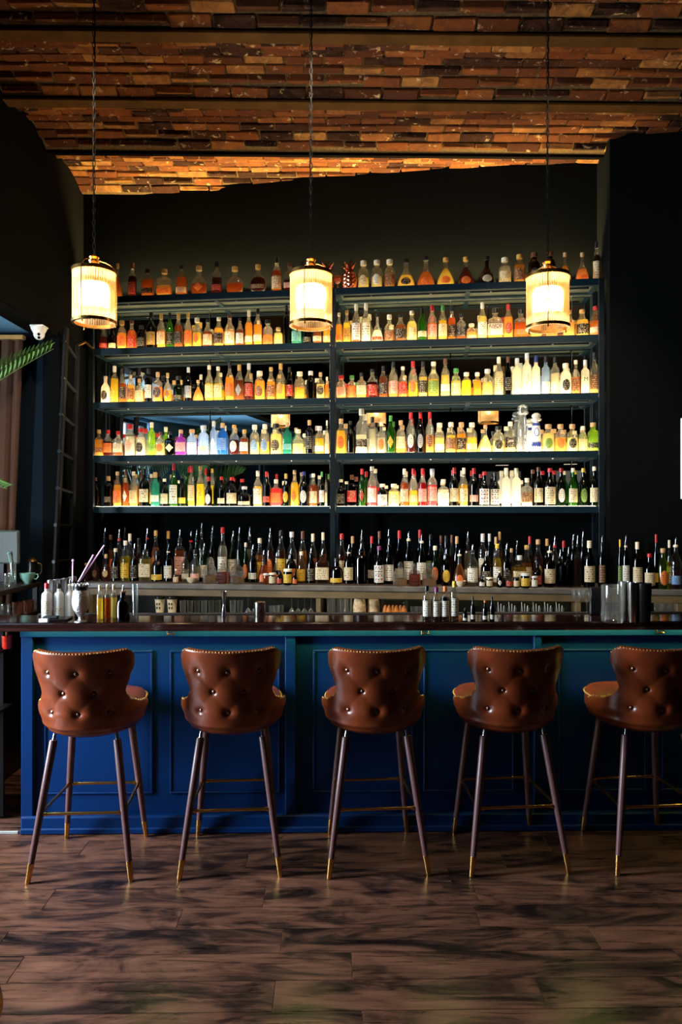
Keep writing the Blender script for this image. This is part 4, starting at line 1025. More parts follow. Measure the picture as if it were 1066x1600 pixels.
    out['piping'] = pp.mesh('seat_piping', 180)
    return out
SM = stool_meshes()
LEGS = []
for sx, ty, fy, fx in ((-1, -.125, -.225, .228), (1, -.125, -.225, .228), (-1, .15, .235, .2), (1, .15, .235, .2)):
    top = Vector((sx*.140, ty, .640)); ft = Vector((sx*fx, fy, 0)); d = ft-top
    LEGS.append((MB().tube([top+d*.045, top+d*.055, top+d*.5, top+d*.868], [.0165, .0185, .0165, .0135], 14).mesh('leg', 50),
                 MB().tube([top, top+d*.05], [.007, .0085], 10).mesh('leg_pin', 50),
                 MB().tube([top+d*.866, top+d*.87, top+d*.985, top+d*1.0], [.0148, .0150, .0118, .0105], 14).mesh('foot_cap', 50), top, d))
def leg_at(k, z): _, _, _, top, d = LEGS[k]; return top+d*((top.z-z)/-d.z)
BARS = []
for a_, b_ in ((0, 1), (2, 3), (0, 2), (1, 3)):
    p, q = leg_at(a_, .292), leg_at(b_, .292)
    BARS.append(MB().tube([p, q], .0072, 10).lathe([(.011, -.006), (.011, .006)], 10, c=tuple(p+(q-p).normalized()*.024), M=(q-p).to_track_quat('Z', 'Y').to_matrix()).lathe([(.011, -.006), (.011, .006)], 10, c=tuple(q-(q-p).normalized()*.024), M=(q-p).to_track_quat('Z', 'Y').to_matrix()).mesh('footrest_bar', 50))
def stool(x, y, rz, label):
    r = tag(empty('bar_stool', (x, y, .0015), rz), label, 'bar stool', 'buttoned leather bar stools along the bar')
    link('backrest', SM['back'], r, mat=MAT['brown_leather']); link('seat_cushion', SM['seat'], r, mat=MAT['brown_leather'])
    for nm in SM['nails']:
        o = link('nailhead_trim', nm, r, mat=MAT['dim_brass']); o['label'] = 'row of small brass nailheads'; o['kind'] = 'stuff'
    for bm_ in SM['buttons']: link('back_button', bm_, r, mat=MAT['button_bronze'])
    link('seat_piping', SM['piping'], r, mat=MAT['gold_tape'])
    for lg, pin, cap, _, _ in LEGS:
        l = link('leg', lg, r, mat=MAT['leg_wood']); link('leg_pin', pin, l, mat=MAT['silver'])
        link('foot_cap', cap, l, mat=MAT['brass'])['label'] = 'brass foot tip'
    for b in BARS: link('footrest_bar', b, r, mat=MAT['brass'])
ORDS = ['first', 'second', 'third', 'fourth', 'fifth']
STOOLS = [(124, 1379.5, 3.0), (359.5, 1373, 4.0), (592.5, 1371, 4.0), (813.5, 1367.5, 4.5), (1040, 1365.5, 4.5)]
slab = ['brown buttoned leather bar stool at the window end of the bar', 'second brown leather bar stool from the window end', 'middle brown leather bar stool of the five', 'fourth brown leather bar stool, beside the one cut off', 'brown leather bar stool cut off by the picture edge']
for (px, py, dg), lb in zip(STOOLS, slab):
    d = HC*FPX/(py-HY); p = W(px, py, d); a_ = math.radians(dg); ox, oy = rot2(0, .225, a_)
    stool(p.x+ox, p.y+oy, a_, lb)

# ------------------------------------------------------------------ pendant lamps
def chain(z0, z1):
    mb = MB(); z = z0; k = 0; L = .034
    while z < z1:
        pts = []
        for t in range(10):
            a_ = 2*pi*t/10; x = .0065*math.cos(a_); zz = L/2*math.sin(a_)
            pts.append((x, 0, z+zz) if k % 2 else (0, x, z+zz))
        mb.tube(pts, .0018, 5, closed=True); z += L*.80; k += 1
    return mb
CH = None
def pendant(px, py_top, d, label):
    global CH
    top = W(px, py_top, d); R = .092; H = .240
    r = tag(empty('pendant_lamp', (top.x, top.y, top.z-H), 0), label, 'pendant lamp', 'ribbed glass pendant lamps over the bar')
    rod = MB(); n = 56
    for i in range(n):
        a_ = 2*pi*i/n; rod.lathe([(.0043, .006), (.0043, H-.006)], 6, c=(R*math.cos(a_), R*math.sin(a_), 0), cap0=False, cap1=False)
    part('ribbed_glass_shade', rod, MAT['lamp_rods'], r)
    def ring(z, rr, hh, th): return MB().lathe([(rr, z), (rr+th, z), (rr+th, z+hh), (rr, z+hh), (rr, z)], 40, cap0=False, cap1=False)
    part('bottom_ring', ring(-.004, R-.005, .014, .013), MAT['brass'], r)
    part('top_ring', ring(H-.012, R-.005, .016, .013), MAT['brass'], r)
    for k in range(3):
        a_ = -pi/2-.25+2*pi*k/3; c, s = math.cos(a_), math.sin(a_)
        part('strut', MB().tube([(c*(R+.009), s*(R+.009), 0), (c*(R+.009), s*(R+.009), H)], .0022, 6), MAT['brass'], r)
        part('finial', MB().lathe([(.002, -.016), (.004, -.010), (.003, -.003)], 8, c=(c*(R+.003), s*(R+.003), 0)), MAT['brass'], r)
        pts = [(c*R*math.cos(t), s*R*math.cos(t), H+.048*math.sin(t)) for t in [pi/2*q/8 for q in range(9)]]
        part('top_arm', MB().tube(pts, .002, 6), MAT['brass'], r)
    part('crown', MB().lathe([(.012, H+.018), (.020, H+.026), (.026, H+.044), (.018, H+.050), (.024, H+.060), (.010, H+.070), (.004, H+.076)], 16), MAT['brass'], r)
    part('socket', MB().lathe([(.014, H*.72), (.014, H+.02)], 12), MAT['dim_brass'], r)
    part('frosted_diffuser', MB().lathe([(.064, H*.26), (.070, H*.36), (.070, H*.66), (.062, H*.74)], 24, cap0=False, cap1=False), MAT['lamp_diffuser'], r)
    part('bulb', MB().lathe([(.004, H*.36), (.022, H*.42), (.028, H*.52), (.022, H*.62), (.013, H*.70)], 16), MAT['lamp_bulb'], r)['label'] = 'glowing bulb'
    z1 = 4.13-(top.z-H)
    part('chain', chain(H+.085, z1), MAT['chain_iron'], r)
    part('flex', MB().tube([(.004, .004, H+.07), (-.004, -.003, H+.5), (.004, .003, H+.9), (0, 0, z1)], .0022, 6), MAT['chain_iron'], r)
    part('ceiling_rose', MB().lathe([(.05, z1-.025), (.05, z1-.005), (.02, z1)], 20), MAT['black_metal'], r)
for px, py, lb in ((147, 423, 'lit ribbed-glass pendant lamp hanging near the ladder'), (486, 427, 'lit ribbed-glass pendant lamp over the middle of the bar'), (856, 431, 'lit ribbed-glass pendant lamp before the right shelves')):
    pendant(px, py, 3.40, lb)

# ------------------------------------------------------------------ unseen fill spotlights added above the view to brighten the back bar
tr = tag(empty('fill_spot_track', (0, 0, 0), BR), 'black ceiling track with three added fill spotlights above the view', 'lamp')
part('track', MB().box((0, 3.105, Z_SP-.032), (3.2, .035, .022), .003), MAT['black_metal'], tr)
for x in (-1.2, 0, 1.2):
    tgt = Vector((x*1.05, 5.0, 1.75)); src = Vector((x, 3.105, Z_SP-.13)); dv = (tgt-src).normalized(); q = dv.to_track_quat('-Z', 'Y')
    h = part('fill_spot_head', MB().lathe([(.032, .05), (.036, -.07), (.034, -.07), (.030, .04)], 20, c=tuple(src), M=q.to_matrix()), MAT['black_metal'], tr)
    part('yoke', MB().tube([tuple(src+Vector((0, 0, .01))), (src.x, src.y, Z_SP-.035)], .008, 8), MAT['black_metal'], h)
    l = bpy.data.lights.new('fill_spot_lamp', 'SPOT'); l.energy = FILL_SPOT_W; l.color = (1, .84, .62); l.spot_size = math.radians(62); l.spot_blend = .7; l.shadow_soft_size = .03
    lo = bpy.data.objects.new('fill_spot_lamp', l); COL.objects.link(lo); lo.parent = tr; lo.location = src+dv*.075; lo.rotation_euler = q.to_euler()

# ------------------------------------------------------------------ things on the bar top
BT = 1.1005
def on_bar(px, base):
    d = min(4.03, max(3.765, (HC-BT)*FPX/(base-HY))); return Vector(((px-HX)/FPX*d, d, BT)), d
def bar_bottle(px, base, top, w, st, lq, lb, cp, label, lv=None):
    p, d = on_bar(px, base); h = HC+(HY-top)*d/FPX-BT
    return bottle(p, w*d/FPX, h, st, lq, lb, cp, label, 'bottles on the bar top', rz=0, lv=lv)
def glass(name, loc, R, h, label, group=None, mat='clear_glass', taper=.85, cat='glass', rz=0):
    t = .0018
    o = part(name, MB().lathe([(R*taper*.96, 0), (R*taper, .004), (R, h), (R-t, h), (R*taper-t, .012), (.001, .012)], 22), MAT[mat], loc=loc, rz=rz)
    return tag(o, label, cat, group)
bar_bottle(73, 966, 911, 15, 'V', 'W', 'w', 'r', 'white bottle with dark red cap at the bar corner')
bar_bottle(92, 965, 911, 15, 'V', 'W', 'ws', 'k', 'white bottle with black cap beside the red-capped one')
bar_bottle(109, 964, 908, 15, 'C', 'W', '-', 'wP', 'plain white squeeze bottle between caps and silver cup')
def mix_cup(px, base, top, w):
    p, d = on_bar(px, base); h = HC+(HY-top)*d/FPX-BT; R = w*d/FPX/2
    r = tag(empty('engraved_cup', p), 'engraved silver cup on a foot, dark rim, at the bar corner', 'cup')
    part('cup_body', MB().lathe([(R*.25, h*.12), (R*.5, h*.2), (R*.9, h*.36), (R, h*.52), (R*.92, h*.72), (R*.82, h*.82)], 24), MAT['engraved_silver'], r)
    part('foot', MB().lathe([(R*.72, 0), (R*.7, h*.02), (R*.3, h*.05), (R*.22, h*.12)], 20), MAT['engraved_silver'], r)
    part('dark_collar', MB().lathe([(R*.82, h*.80), (R*.80, h*.86), (R*.86, h*.92)], 24), MAT['black_metal'], r)
    rim = MB()
    for i in range(14):
        a_ = 2*pi*i/14; rim.lathe([(.006, -.004), (.008, .002), (.004, .008)], 6, c=(R*.9*math.cos(a_), R*.9*math.sin(a_), h*.95))
    part('beaded_rim', rim, MAT['engraved_silver'], r)
mix_cup(126, 974, 911, 27)
for px, base, top, w, lq, lb in ((156, 968, 914, 10, 'y', 'slim golden syrup bottle with white nozzle, beside silver cup'), (168, 967, 913, 10, 'A', 'slim dark amber syrup bottle with white nozzle'), (178, 966, 913, 10, 'u', 'slim pale yellow syrup bottle with white nozzle')):
    bar_bottle(px, base, top, w, 'V', lq, '-', 'w', lb, lv=.62)
bar_bottle(192, 970, 917, 21, 'Q', 'k', '-', 'nP', 'round black flask with pourer on the bar top')
p, d = on_bar(211, 970); glass('highball_glass', p, .017, .19, 'slender tall glass beside the round black flask')
for i, (px, top) in enumerate(((80, 906), (90, 905), (99, 903), (107, 901))):
    p, d = on_bar(px, 958); p.y += .02*i; h = HC+(HY-top)*p.y/FPX-BT
    tag(part('steel_tumbler', MB().lathe([(.017, 0), (.022, h*.96), (.023, h), (.021, h), (.016, .006)], 20), MAT['silver'], loc=(p.x, p.y, BT)), 'silver shaker tumbler, %s in the row behind the white bottles' % ORDS[i], 'tumbler', 'shaker tumblers at the bar corner')
def stick(name, p0, p1, r, mat, label, cat, ball=0):
    mb = MB().tube([p0, p1], r, 8)
    if ball: mb.lathe([(ball*.3, -ball), (ball, 0), (ball*.3, ball)], 10, c=p1)
    return tag(part(name, mb, mat), label, cat)
dd = 3.90
tub = tag(part('utensil_tub', MB().lathe([(.020, 0), (.022, .18), (.0245, .185), (.0225, .185), (.0195, .01)], 20), MAT['black_metal'], loc=(W(117, 950, 3.98).x, 3.985, BT)), 'black tub of straws behind the silver cup', 'tub')
stick('bar_spoon', W(113, 920, 3.975), W(114, 876, 3.975), .0035, MAT['straw_pink'], 'bar spoon with round end standing upright by the straws', 'spoon', .008)
stick('drinking_straw', W(122, 912, 3.985), W(163, 852, 3.995), .0045, MAT['straw_pink'], 'longest pink drinking straw leaning towards the shelves', 'straw')
stick('drinking_straw', W(120, 914, 3.98), W(146, 867, 3.985), .0045, MAT['straw_pink'], 'shorter pink drinking straw crossing the long one', 'straw')
p, d = on_bar(92, 968)
ph = tag(empty('card_reader', (p.x-.005, p.y, BT), .1), 'flat black tablet with dark grey pad at the bar corner', 'tablet')
part('tablet_body', MB().box((0, 0, .005), (.125, .12, .009), .003), MAT['dark_screen'], ph)
part('pad', MB().box((-.03, -.02, .016), (.075, .05, .012), .004), MAT['black_rubber'], ph)
p, d = on_bar(70, 974.5)
tag(part('matchbox', MB().box((0, 0, .009), (.044, .02, .018), .001), MAT['white_plastic'], loc=(p.x, p.y-.012, BT)), 'small white box at the front edge of the bar corner', 'box')
p, d = on_bar(350, 963)
jg = tag(empty('jigger', p), 'silver double-ended jigger standing on the bar', 'jigger'); h = HC+(HY-924)*d/FPX-BT
part('large_cone', MB().lathe([(.0062, h*.5), (.0165, h), (.0155, h), (.005, h*.53)], 20), MAT['silver'], jg); part('small_cone', MB().lathe([(.0155, 0), (.0160, .002), (.0062, h*.5)], 20), MAT['silver'], jg)
p, d = on_bar(406, 963)
sc_ = tag(empty('steel_canister', p), 'short silver canister with lid beside the jigger', 'canister'); h = HC+(HY-940)*d/FPX-BT
part('canister_body', MB().lathe([(.029, 0), (.030, .004), (.030, h*.86)], 24), MAT['silver'], sc_); part('lid', MB().lathe([(.0315, h*.86), (.0315, h*.97), (.029, h)], 24), MAT['silver'], sc_)
for px, top, cp, nm in ((667, 915, 'k', 'black'), (682, 917, 'v', 'purple'), (695.5, 916, 'o', 'orange'), (710, 908, 'y', 'yellow')):
    bar_bottle(px, 967, top, 13.5, 'V', 'R' if cp != 'y' else 'n', 'wt', cp, 'white-labelled bitters bottle with %s cap on the bar' % nm)
for px, top, q, nm in ((727, 950, 'k', 'low dark dropper bottle nearest the white bitters'), (739, 932, 'k', 'dark dropper bottle with grey top, second past the bitters'), (758, 938, 'o', 'small dark dropper bottle with orange tip'), (769, 932, 'k', 'dark dropper bottle with grey top, last of the four')):
    bar_bottle(px, 971, top, 8, 'C', 'k', 'ws', q, nm)
for px, nm in ((901.5, 'empty coupe glass farther from the mixing glass'), (917, 'empty coupe glass beside the mixing glass')):
    p, d = on_bar(px, 962); coupe(p, 15.5*d/FPX, HC+(HY-922)*d/FPX-BT, nm, 'crystal', 'coupe glasses on the bar', rz=0)
p, d = on_bar(957, 975)
mg = tag(empty('mixing_glass', p), 'heavy clear mixing glass beside the shaker tins', 'glass'); R = 33*d/FPX/2; h = HC+(HY-914)*d/FPX-BT
part('glass_wall', MB().lathe([(R*.94, .0), (R, .004), (R, h), (R-.002, h), (R-.002, .018), (.002, .016)], 28), MAT['crystal'], mg)
fac = MB()
for i in range(16):
    a_ = 2*pi*i/16; c, s = math.cos(a_), math.sin(a_); p_ = Vector((c*R, s*R, h*.18)); t = Vector((-s, c, 0))*R*.19
    fac.add([p_+t, p_+Vector((0,0,h*.14)), p_-t, p_-Vector((0,0,h*.14)), p_+Vector((c, s, 0))*.0025], [(0,1,4),(1,2,4),(2,3,4),(3,0,4)])
part('cut_band', fac, MAT['crystal'], mg, smooth=0)
for px, base, top, w, mt, nm in ((976, 966, 909, 20, 'silver', 'polished steel shaker tin behind the mixing glass'), (989, 972, 910, 17, 'silver', 'steel shaker tin between mixing glass and black tin'), (1006, 974, 911, 24, 'black_metal', 'tall black shaker tin, last on the bar')):
    p, d = on_bar(px, base); R = w*d/FPX/2; h = HC+(HY-top)*d/FPX-BT
    tag(part('shaker_tin', MB().lathe([(R*.80, 0), (R*.82, .004), (R, h), (R*.97, h), (R*.78, .008)], 28), MAT[mt], loc=p), nm, 'shaker')
p, d = on_bar(933, 959)
tag(part('bar_caddy', MB().box((0, 0, .075), (.085, .03, .15), .006), MAT['black_metal'], loc=p), 'black napkin caddy behind the mixing glass', 'caddy')

# ------------------------------------------------------------------ glasses stored under the back counter
GZ = .9305
def store(px, n=N_COUNTER+.07): u, s = U(px, n); return BW(u, n, GZ), s
for i, px in enumerate((250, 269)):
    p, s = store(px); h = HC+(HY-932)*s/FPX-GZ
    r = tag(empty('paper_cup', p, -A), 'cream cup with black print and dark lid, %s of two under the counter' % ORDS[i], 'cup', 'cream cups under the counter')
    part('cup_body', MB().lathe([(.024, 0), (.034, h*.8), (.0355, h*.88)], 22), MAT['cream_ceramic'], r); part('lid', MB().lathe([(.037, h*.88), (.037, h*.93), (.032, h*.95), (.031, h)], 22), MAT['black_metal'], r)
    for j in range(2):
        for k in (-1, 1): part('print_mark', MB().box((.009*k, -.0345+.004*j, h*(.66-.2*j)), (.010, .003, .016), .002), INKB, r)
gl_px = [286, 297, 308, 319, 330, 341, 364, 375, 425, 432, 439]
for i, px in enumerate(gl_px):
    p, s = store(px, N_COUNTER+.06+.03*(i % 3)); glass('tumbler', p, .022, HC+(HY-(938 if px < 400 else 946))*s/FPX-GZ, 'clear tumbler, %s in the row under the back counter' % ordinal(i+1), 'tumblers under the counter', 'crystal')
for i, px in enumerate((388, 398, 456, 466, 476, 486)):
    p, s = store(px, N_COUNTER+.05+.03*(i % 2)); coupe(p, .05, HC+(HY-931)*s/FPX-GZ, 'upturned stemmed glass, %s from the ladder under the counter' % ordinal(i+1), 'crystal', 'upturned stemmed glasses', inverted=True)
for i, px in enumerate((516, 526, 536, 546)):
    p, s = store(px, N_COUNTER+.05+.03*(i % 2)); glass('highball_glass', p, .023, HC+(HY-932)*s/FPX-GZ, 'tall straight glass, %s of four beside the carved mugs' % ORDS[i], 'tall glasses under the counter', 'crystal', .97)
for i, px in enumerate((562, 584)):
    p, s = store(px, N_COUNTER+.06+.03*i); h = HC+(HY-935)*s/FPX-GZ
    r = tag(empty('carved_mug', p, -A), ['pale carved round mug in front under the counter', 'brown carved round mug behind the pale one'][i], 'mug', 'carved mugs')
    part('mug_body', MB().lathe([(.028, 0), (.042, h*.3), (.045, h*.6), (.038, h*.9), (.034, h)], 24), MAT['carved_stone'], r)
    part('dark_lid', MB().lathe([(.034, h), (.034, h+.004)], 20), MAT['black_metal'], r)
p, s = store(617); h = HC+(HY-936)*s/FPX-GZ
r = tag(empty('peel_jar', p, -A), 'wide glass jar of orange peel under the counter', 'jar')
part('jar_glass', MB().lathe([(.085, 0), (.088, .01), (.088, h)], 28, dr=.6, cap1=False), MAT['clear_glass'], r); part('lid', MB().lathe([(.09, h), (.09, h+.014)], 28, dr=.6), MAT['black_metal'], r)
for i in range(6):
    x = -.062+.025*i
    part('orange_slice', MB().lathe([(.012, 0), (.020, .03), (.016, .075), (.006, .10)], 12, c=(x, -.008*(i % 2), .006), dr=.7), MAT['orange_peel'], r)
for i, px in enumerate((646, 656)):
    p, s = store(px); glass('tumbler', p, .022, .1, 'squat tumbler beside the orange peel jar, %s of two' % ORDS[i], 'squat tumblers by the peel jar', 'crystal')
for i, px in enumerate((783, 800, 820, 838, 856, 874)):
    p, s = store(px); h = HC+(HY-949)*s/FPX-GZ
    r = tag(empty('garnish_glass', p, -A), 'small glass of straws, %s of six behind the dropper bottles' % ordinal(i+1), 'glass', 'glasses of straws')
    part('glass_wall', MB().lathe([(.026, 0), (.03, h)], 20, cap1=False), MAT['crystal'], r)
    for k in range(3): part('straw', MB().tube([(.01*(k-1), 0, .004), (.02*(k-1), .004*k, h+.035-.012*k)], .002, 6), MAT['white_plastic'], r)
for i, px in enumerate((1028, 1040, 1052, 1064)):
    p, s = store(px, N_COUNTER+.055); glass('tumbler', p, .024, HC+(HY-941)*s/FPX-GZ, 'amber-lit tumbler under the counter past the black tin, %s of four' % ORDS[i], 'tumblers past the black tin', 'crystal')

# ------------------------------------------------------------------ service counter things at the left
SZ = 1.1905
def sv_pt(px, py): 
    d = (HC-SZ)*FPX/(py-HY); return Vector(((px-HX)/FPX*d, d, SZ))
for i, (px, py, R, h) in enumerate(((11, 917, .02, .085), (20, 913, .022, .14))):
    glass('tumbler', sv_pt(px, py), R, h, ['short tumbler at the edge of the service counter', 'tall tumbler holding a stirrer on the service counter'][i], None, 'crystal', .97)
q = sv_pt(20, 913)
stick('stirrer', (q.x+.005, q.y, SZ+.014), (q.x-.03, q.y+.005, SZ+.20), .004, MAT['jade_ceramic'], 'pale stirrer leaning in the tall tumbler', 'stirrer', .010)
q = sv_pt(43, 911.5)
r = tag(empty('tea_cup', q), 'pale green cup with handle on the service counter', 'cup')
part('cup_body', MB().lathe([(.022, 0), (.024, .008), (.044, .035), (.05, .068), (.047, .068), (.04, .036), (.02, .012)], 24), MAT['jade_ceramic'], r)
part('handle', MB().tube([(.045, 0, .058), (.066, 0, .062), (.072, 0, .044), (.058, 0, .028), (.042, 0, .03)], .004, 8), MAT['jade_ceramic'], r)
q = sv_pt(51, 909.5)
r = tag(empty('coffee_pot', q), 'small dark coffee pot with curved handle behind the green cup', 'coffee pot')
part('pot_body', MB().lathe([(.036, 0), (.036, .05), (.03, .10), (.034, .14)], 18), MAT['black_metal'], r); part('lid', MB().lathe([(.035, .14), (.025, .155), (.006, .165)], 16), MAT['dim_brass'], r)
part('handle', MB().tube([(.03, 0, .13), (.06, 0, .12), (.062, 0, .07), (.036, 0, .04)], .005, 8), MAT['dim_brass'], r)
q = W(10, 855, 4.86)
r = tag(empty('till_screen', (q.x-.05, q.y, SZ), math.radians(-14)), 'back of a grey till screen on the service counter', 'screen')
part('screen_back', MB().box((0, 0, .24), (.32, .03, .22), .01), MAT['grey_screen'], r); part('stand', MB().box((0, .02, .07), (.07, .03, .14), .004), MAT['black_metal'], r); part('stand_foot', MB().box((0, .02, .006), (.16, .12, .012), .003), MAT['black_metal'], r)
for i, (px, w) in enumerate(((8, .03), (28, .034), (44, .034))):
    q = W(px, 940, 4.62+.1*i); r = tag(empty('stored_cup', (q.x, q.y, 1.0005)), ['glass cup', 'amber brown mug', 'dark red mug'][i]+' stored under the service counter', 'cup')
    part('cup_body', MB().lathe([(w*.8, 0), (w, .02), (w, .085), (w*.92, .085), (w*.9, .01)], 20), [MAT['crystal'], MAT['terracotta'], MAT['terracotta']][i], r)
    part('handle', MB().tube([(w*.95, 0, .07), (w*1.7, 0, .065), (w*1.7, 0, .03), (w*.95, 0, .02)], .004, 6), [MAT['crystal'], MAT['terracotta'], MAT['terracotta']][i], r)
x, y = rot2(BX(35, 3.93), 3.93, BR)
r = tag(empty('red_candle_glass', (x, y, .939)), 'red glass candle holder under the left end of the bar', 'candle holder')
part('glass_cup', MB().lathe([(.018, 0), (.024, .01), (.026, .07), (.024, .07), (.022, .012)], 18), MAT['red_glass'], r); part('knob', MB().lathe([(.008, .07), (.005, .09), (.008, .10)], 10), MAT['dim_brass'], r)
for i, px in enumerate((4, 16)):
    x, y = rot2(BX(px, 3.93), 3.92, BR); coupe((x, y, .939), .06, .11, 'clear stemmed glass beside the red candle, %s of two' % ORDS[i], 'crystal', 'glasses by the red candle', rz=0)

# ------------------------------------------------------------------ ladder, security camera, curtains, palm
ld = tag(empty('ladder'), 'dark steel ladder leaning beside the bottle shelves', 'ladder')
for dep, pa, pb in ((4.98, (104, 512), (86, 905)), (5.22, (121, 540), (111, 900))):
    a_, b_ = W(*pa, dep), W(*pb, dep); q = (a_-b_).to_track_quat('Z', 'Y').to_matrix()
    part('rail', MB().box(tuple((a_+b_)/2), (.022, .055, (a_-b_).length), .004, M=(a_-b_).to_track_quat('Z', 'X').to_matrix()), MAT['ladder_paint'], ld)
a0, a1 = W(104, 512, 4.98), W(86, 905, 4.98); b0, b1 = W(121, 540, 5.22), W(111, 900, 5.22)
for k in range(7):
    t = .06+.145*k; p, q = a0.lerp(a1, t), b0.lerp(b1, t)
    part('rung', MB().tube([p, q], .011, 10), MAT['ladder_paint'], ld); part('rung_bolt', MB().tube([p-(q-p).normalized()*.035, p], .012, 10), MAT['black_metal'], ld)
part('hook', MB().tube([b0, b0+Vector((.05, .02, .03)), b0+Vector((.09, .05, -.01))], .008, 8), MAT['dim_brass'], ld)
cm = tag(empty('security_camera', W(61, 517, 4.80)), 'white dome security camera under the bulkhead by the curtain', 'camera')
part('mount', MB().lathe([(.052, .02), (.05, .012), (.034, -.02)], 24), MAT['white_plastic'], cm)
qm = (Vector((.25, -.85, -.45))).to_track_quat('Z', 'Y').to_matrix()
part('eyeball', MB().lathe([(.012, -.034), (.03, -.018), (.035, 0), (.03, .018), (.024, .026), (.002, .027)], 20, c=(.006, -.012, -.028), M=qm), MAT['white_plastic'], cm)
for dz in (.011, -.011):
    c_ = Vector((.006, -.012, -.028))+qm @ Vector((0, dz, .026))
    part('lens', MB().lathe([(.009, -.002), (.009, .003), (.004, .004)], 14, c=tuple(c_), M=qm), MAT['dark_screen'], cm)
part('ceiling_plate', MB().box((0, 0, .026), (.09, .09, .012), .004), MAT['white_plastic'], cm)
def curtain(name, x0, y0, x1, y1, z0, z1, folds, amp, label, lean=0, gather=.25, tape=True):
    r = tag(empty(name, (0, 0, 0)), label, 'curtain'); n, m_ = folds*10, 16; vs = []; fs = []
    dx, dy = x1-x0, y1-y0; L = math.hypot(dx, dy); nx, ny = -dy/L, dx/L
    rr = random.Random(int(abs(x0*100)+abs(y0*10)))
    ph = [rr.uniform(-.6, .6) for _ in range(folds+1)]
    for side in (0, 1):
        for j in range(m_+1):
            v = j/m_; g = 1-gather*(1-v)**1.0
            for i in range(n+1):
                t = i/n; w = math.sin(2*pi*folds*t+ph[int(t*folds)]*.6+v*.5)*amp*(.6+.4*math.sin(3.7*t*folds+1))
                tt = t*g
                o = w+(.004 if side else 0)
                vs.append((x0+dx*tt+nx*o-lean*(1-v)*0, y0+dy*tt+ny*o, z0+(z1-z0)*v))
    Wd = n+1; o2 = Wd*(m_+1)
    for j in range(m_):
        for i in range(n):
            a_ = j*Wd+i; fs.append((a_, a_+1, a_+Wd+1, a_+Wd)); fs.append((o2+a_, o2+a_+Wd, o2+a_+Wd+1, o2+a_+1))
    for i in range(n): fs.append((i, o2+i, o2+i+1, i+1)); k = m_*Wd+i; fs.append((k, k+1, o2+k+1, o2+k))
    for j in range(m_): k = j*Wd; fs.append((k, k+Wd, o2+k+Wd, o2+k)); k += n; fs.append((k, o2+k, o2+k+Wd, k+Wd))
    part('curtain_cloth', MB().add(vs, fs), MAT['curtain_velvet'], r, smooth=80)
    if tape:
        part('heading_tape', MB().box(((x0+x1)/2+nx*.0, (y0+y1)/2, z1+.015), (abs(dx)+.02, abs(dy)+.02 if abs(dy) > .05 else 2*amp, .03), .004), MAT['gold_tape'], r)
    return r
curtain('curtain', -2.62, 5.02, -2.16, 5.02, .05, 2.83, 6, .022, 'brown velvet curtain hanging beside the security camera', gather=.26)
curtain('curtain', -3.5, -.1, -3.5, .35, .05, 2.8, 6, .03, 'brown curtain beside the bay window, seen only in the mirror', gather=.1)
curtain('curtain', -3.5, -1.6, -3.5, -.7, .05, 2.8, 8, .03, 'brown curtain far down the bay, seen only in the mirror', gather=.1)
def palm(loc, fronds, label):
    r = tag(empty('potted_palm', loc), label, 'palm')
    part('pot', MB().lathe([(.13, 0), (.17, .05), (.19, .34), (.2, .36), (.18, .36), (.17, .30)], 24), MAT['terracotta'], r)
    part('soil', MB().lathe([(.17, .28), (.17, .31), (.05, .32)], 20), MAT['dark_wood'], r)
    part('trunk', MB().tube([(0, 0, .3), (.01, .01, .7), (0, .02, 1.1), (.01, 0, 1.35)], [.05, .045, .04, .05], 12), MAT['carved_stone'], r)
    for fi, (tip, sag, *lk) in enumerate(fronds):
        tip = Vector(tip)-Vector(loc); base = Vector((0, 0, 1.34)); mid = (base+tip)/2+Vector((0, 0, sag)); pts = []
        for k in range(15):
            t = k/14; pts.append(base*(1-t)**2+mid*2*t*(1-t)+tip*t*t)
        fo = part('frond_stem', MB().tube(pts, [.009*(1-k/16) for k in range(15)], 6), MAT['palm_stem'], r)
        lf = MB(); L = (tip-base).length
        nl = 46 if lk else 27
        for k in range(2, nl):
            t = .2+.8*k/nl; f = t*14; i = min(13, int(f)); p = pts[i].lerp(pts[i+1], f-i); tg = (pts[i+1]-pts[i]).normalized()
            sd = tg.cross(Vector((0, 0, 1)))
            if sd.length < .01: sd = Vector((1, 0, 0))
            sd.normalize(); up = sd.cross(tg)
            for sg in (-1, 1):
                ll = L*(lk[0] if lk else .38)*(1-.55*abs(t-.45)/.55)*(1.05-.5*max(0, t-.7)/.3)
                d_ = (sd*sg*.5+tg*.75+up*.55).normalized(); w = tg.cross(d_).normalized().cross(d_).normalized()*.008
                e = p+d_*ll-Vector((0, 0, .05*ll)); mm = p+d_*ll*.5+up*.012; nrm = d_.cross(w).normalized()*.0012
                lf.add([p-w*.5, p+w*.5, mm+w, mm-w, e, p-nrm, mm-nrm*2], [(0,1,2,3),(3,2,4),(0,3,6,5),(1,5,6,2),(3,4,6),(2,6,4)])
        part('leaflets', lf, MAT['palm_leaf'], fo, smooth=0)
def at(px, py, d): return tuple(W(px, py, d))
palm((-2.86, 3.74, 0), [(at(84, 545, 3.95), .20, .16), (at(12, 764, 3.9), .42, .18), ((-2.9, 3.9, 2.4), .3), ((-2.3, 3.65, 2.2), .35), ((-3.1, 4.2, 2.2), .35), ((-2.2, 4.1, 1.9), .4), ((-3.4, 3.7, 2.0), .4), ((-2.5, 4.3, 2.35), .25)], 'potted palm in the window bay, fronds reaching into view')
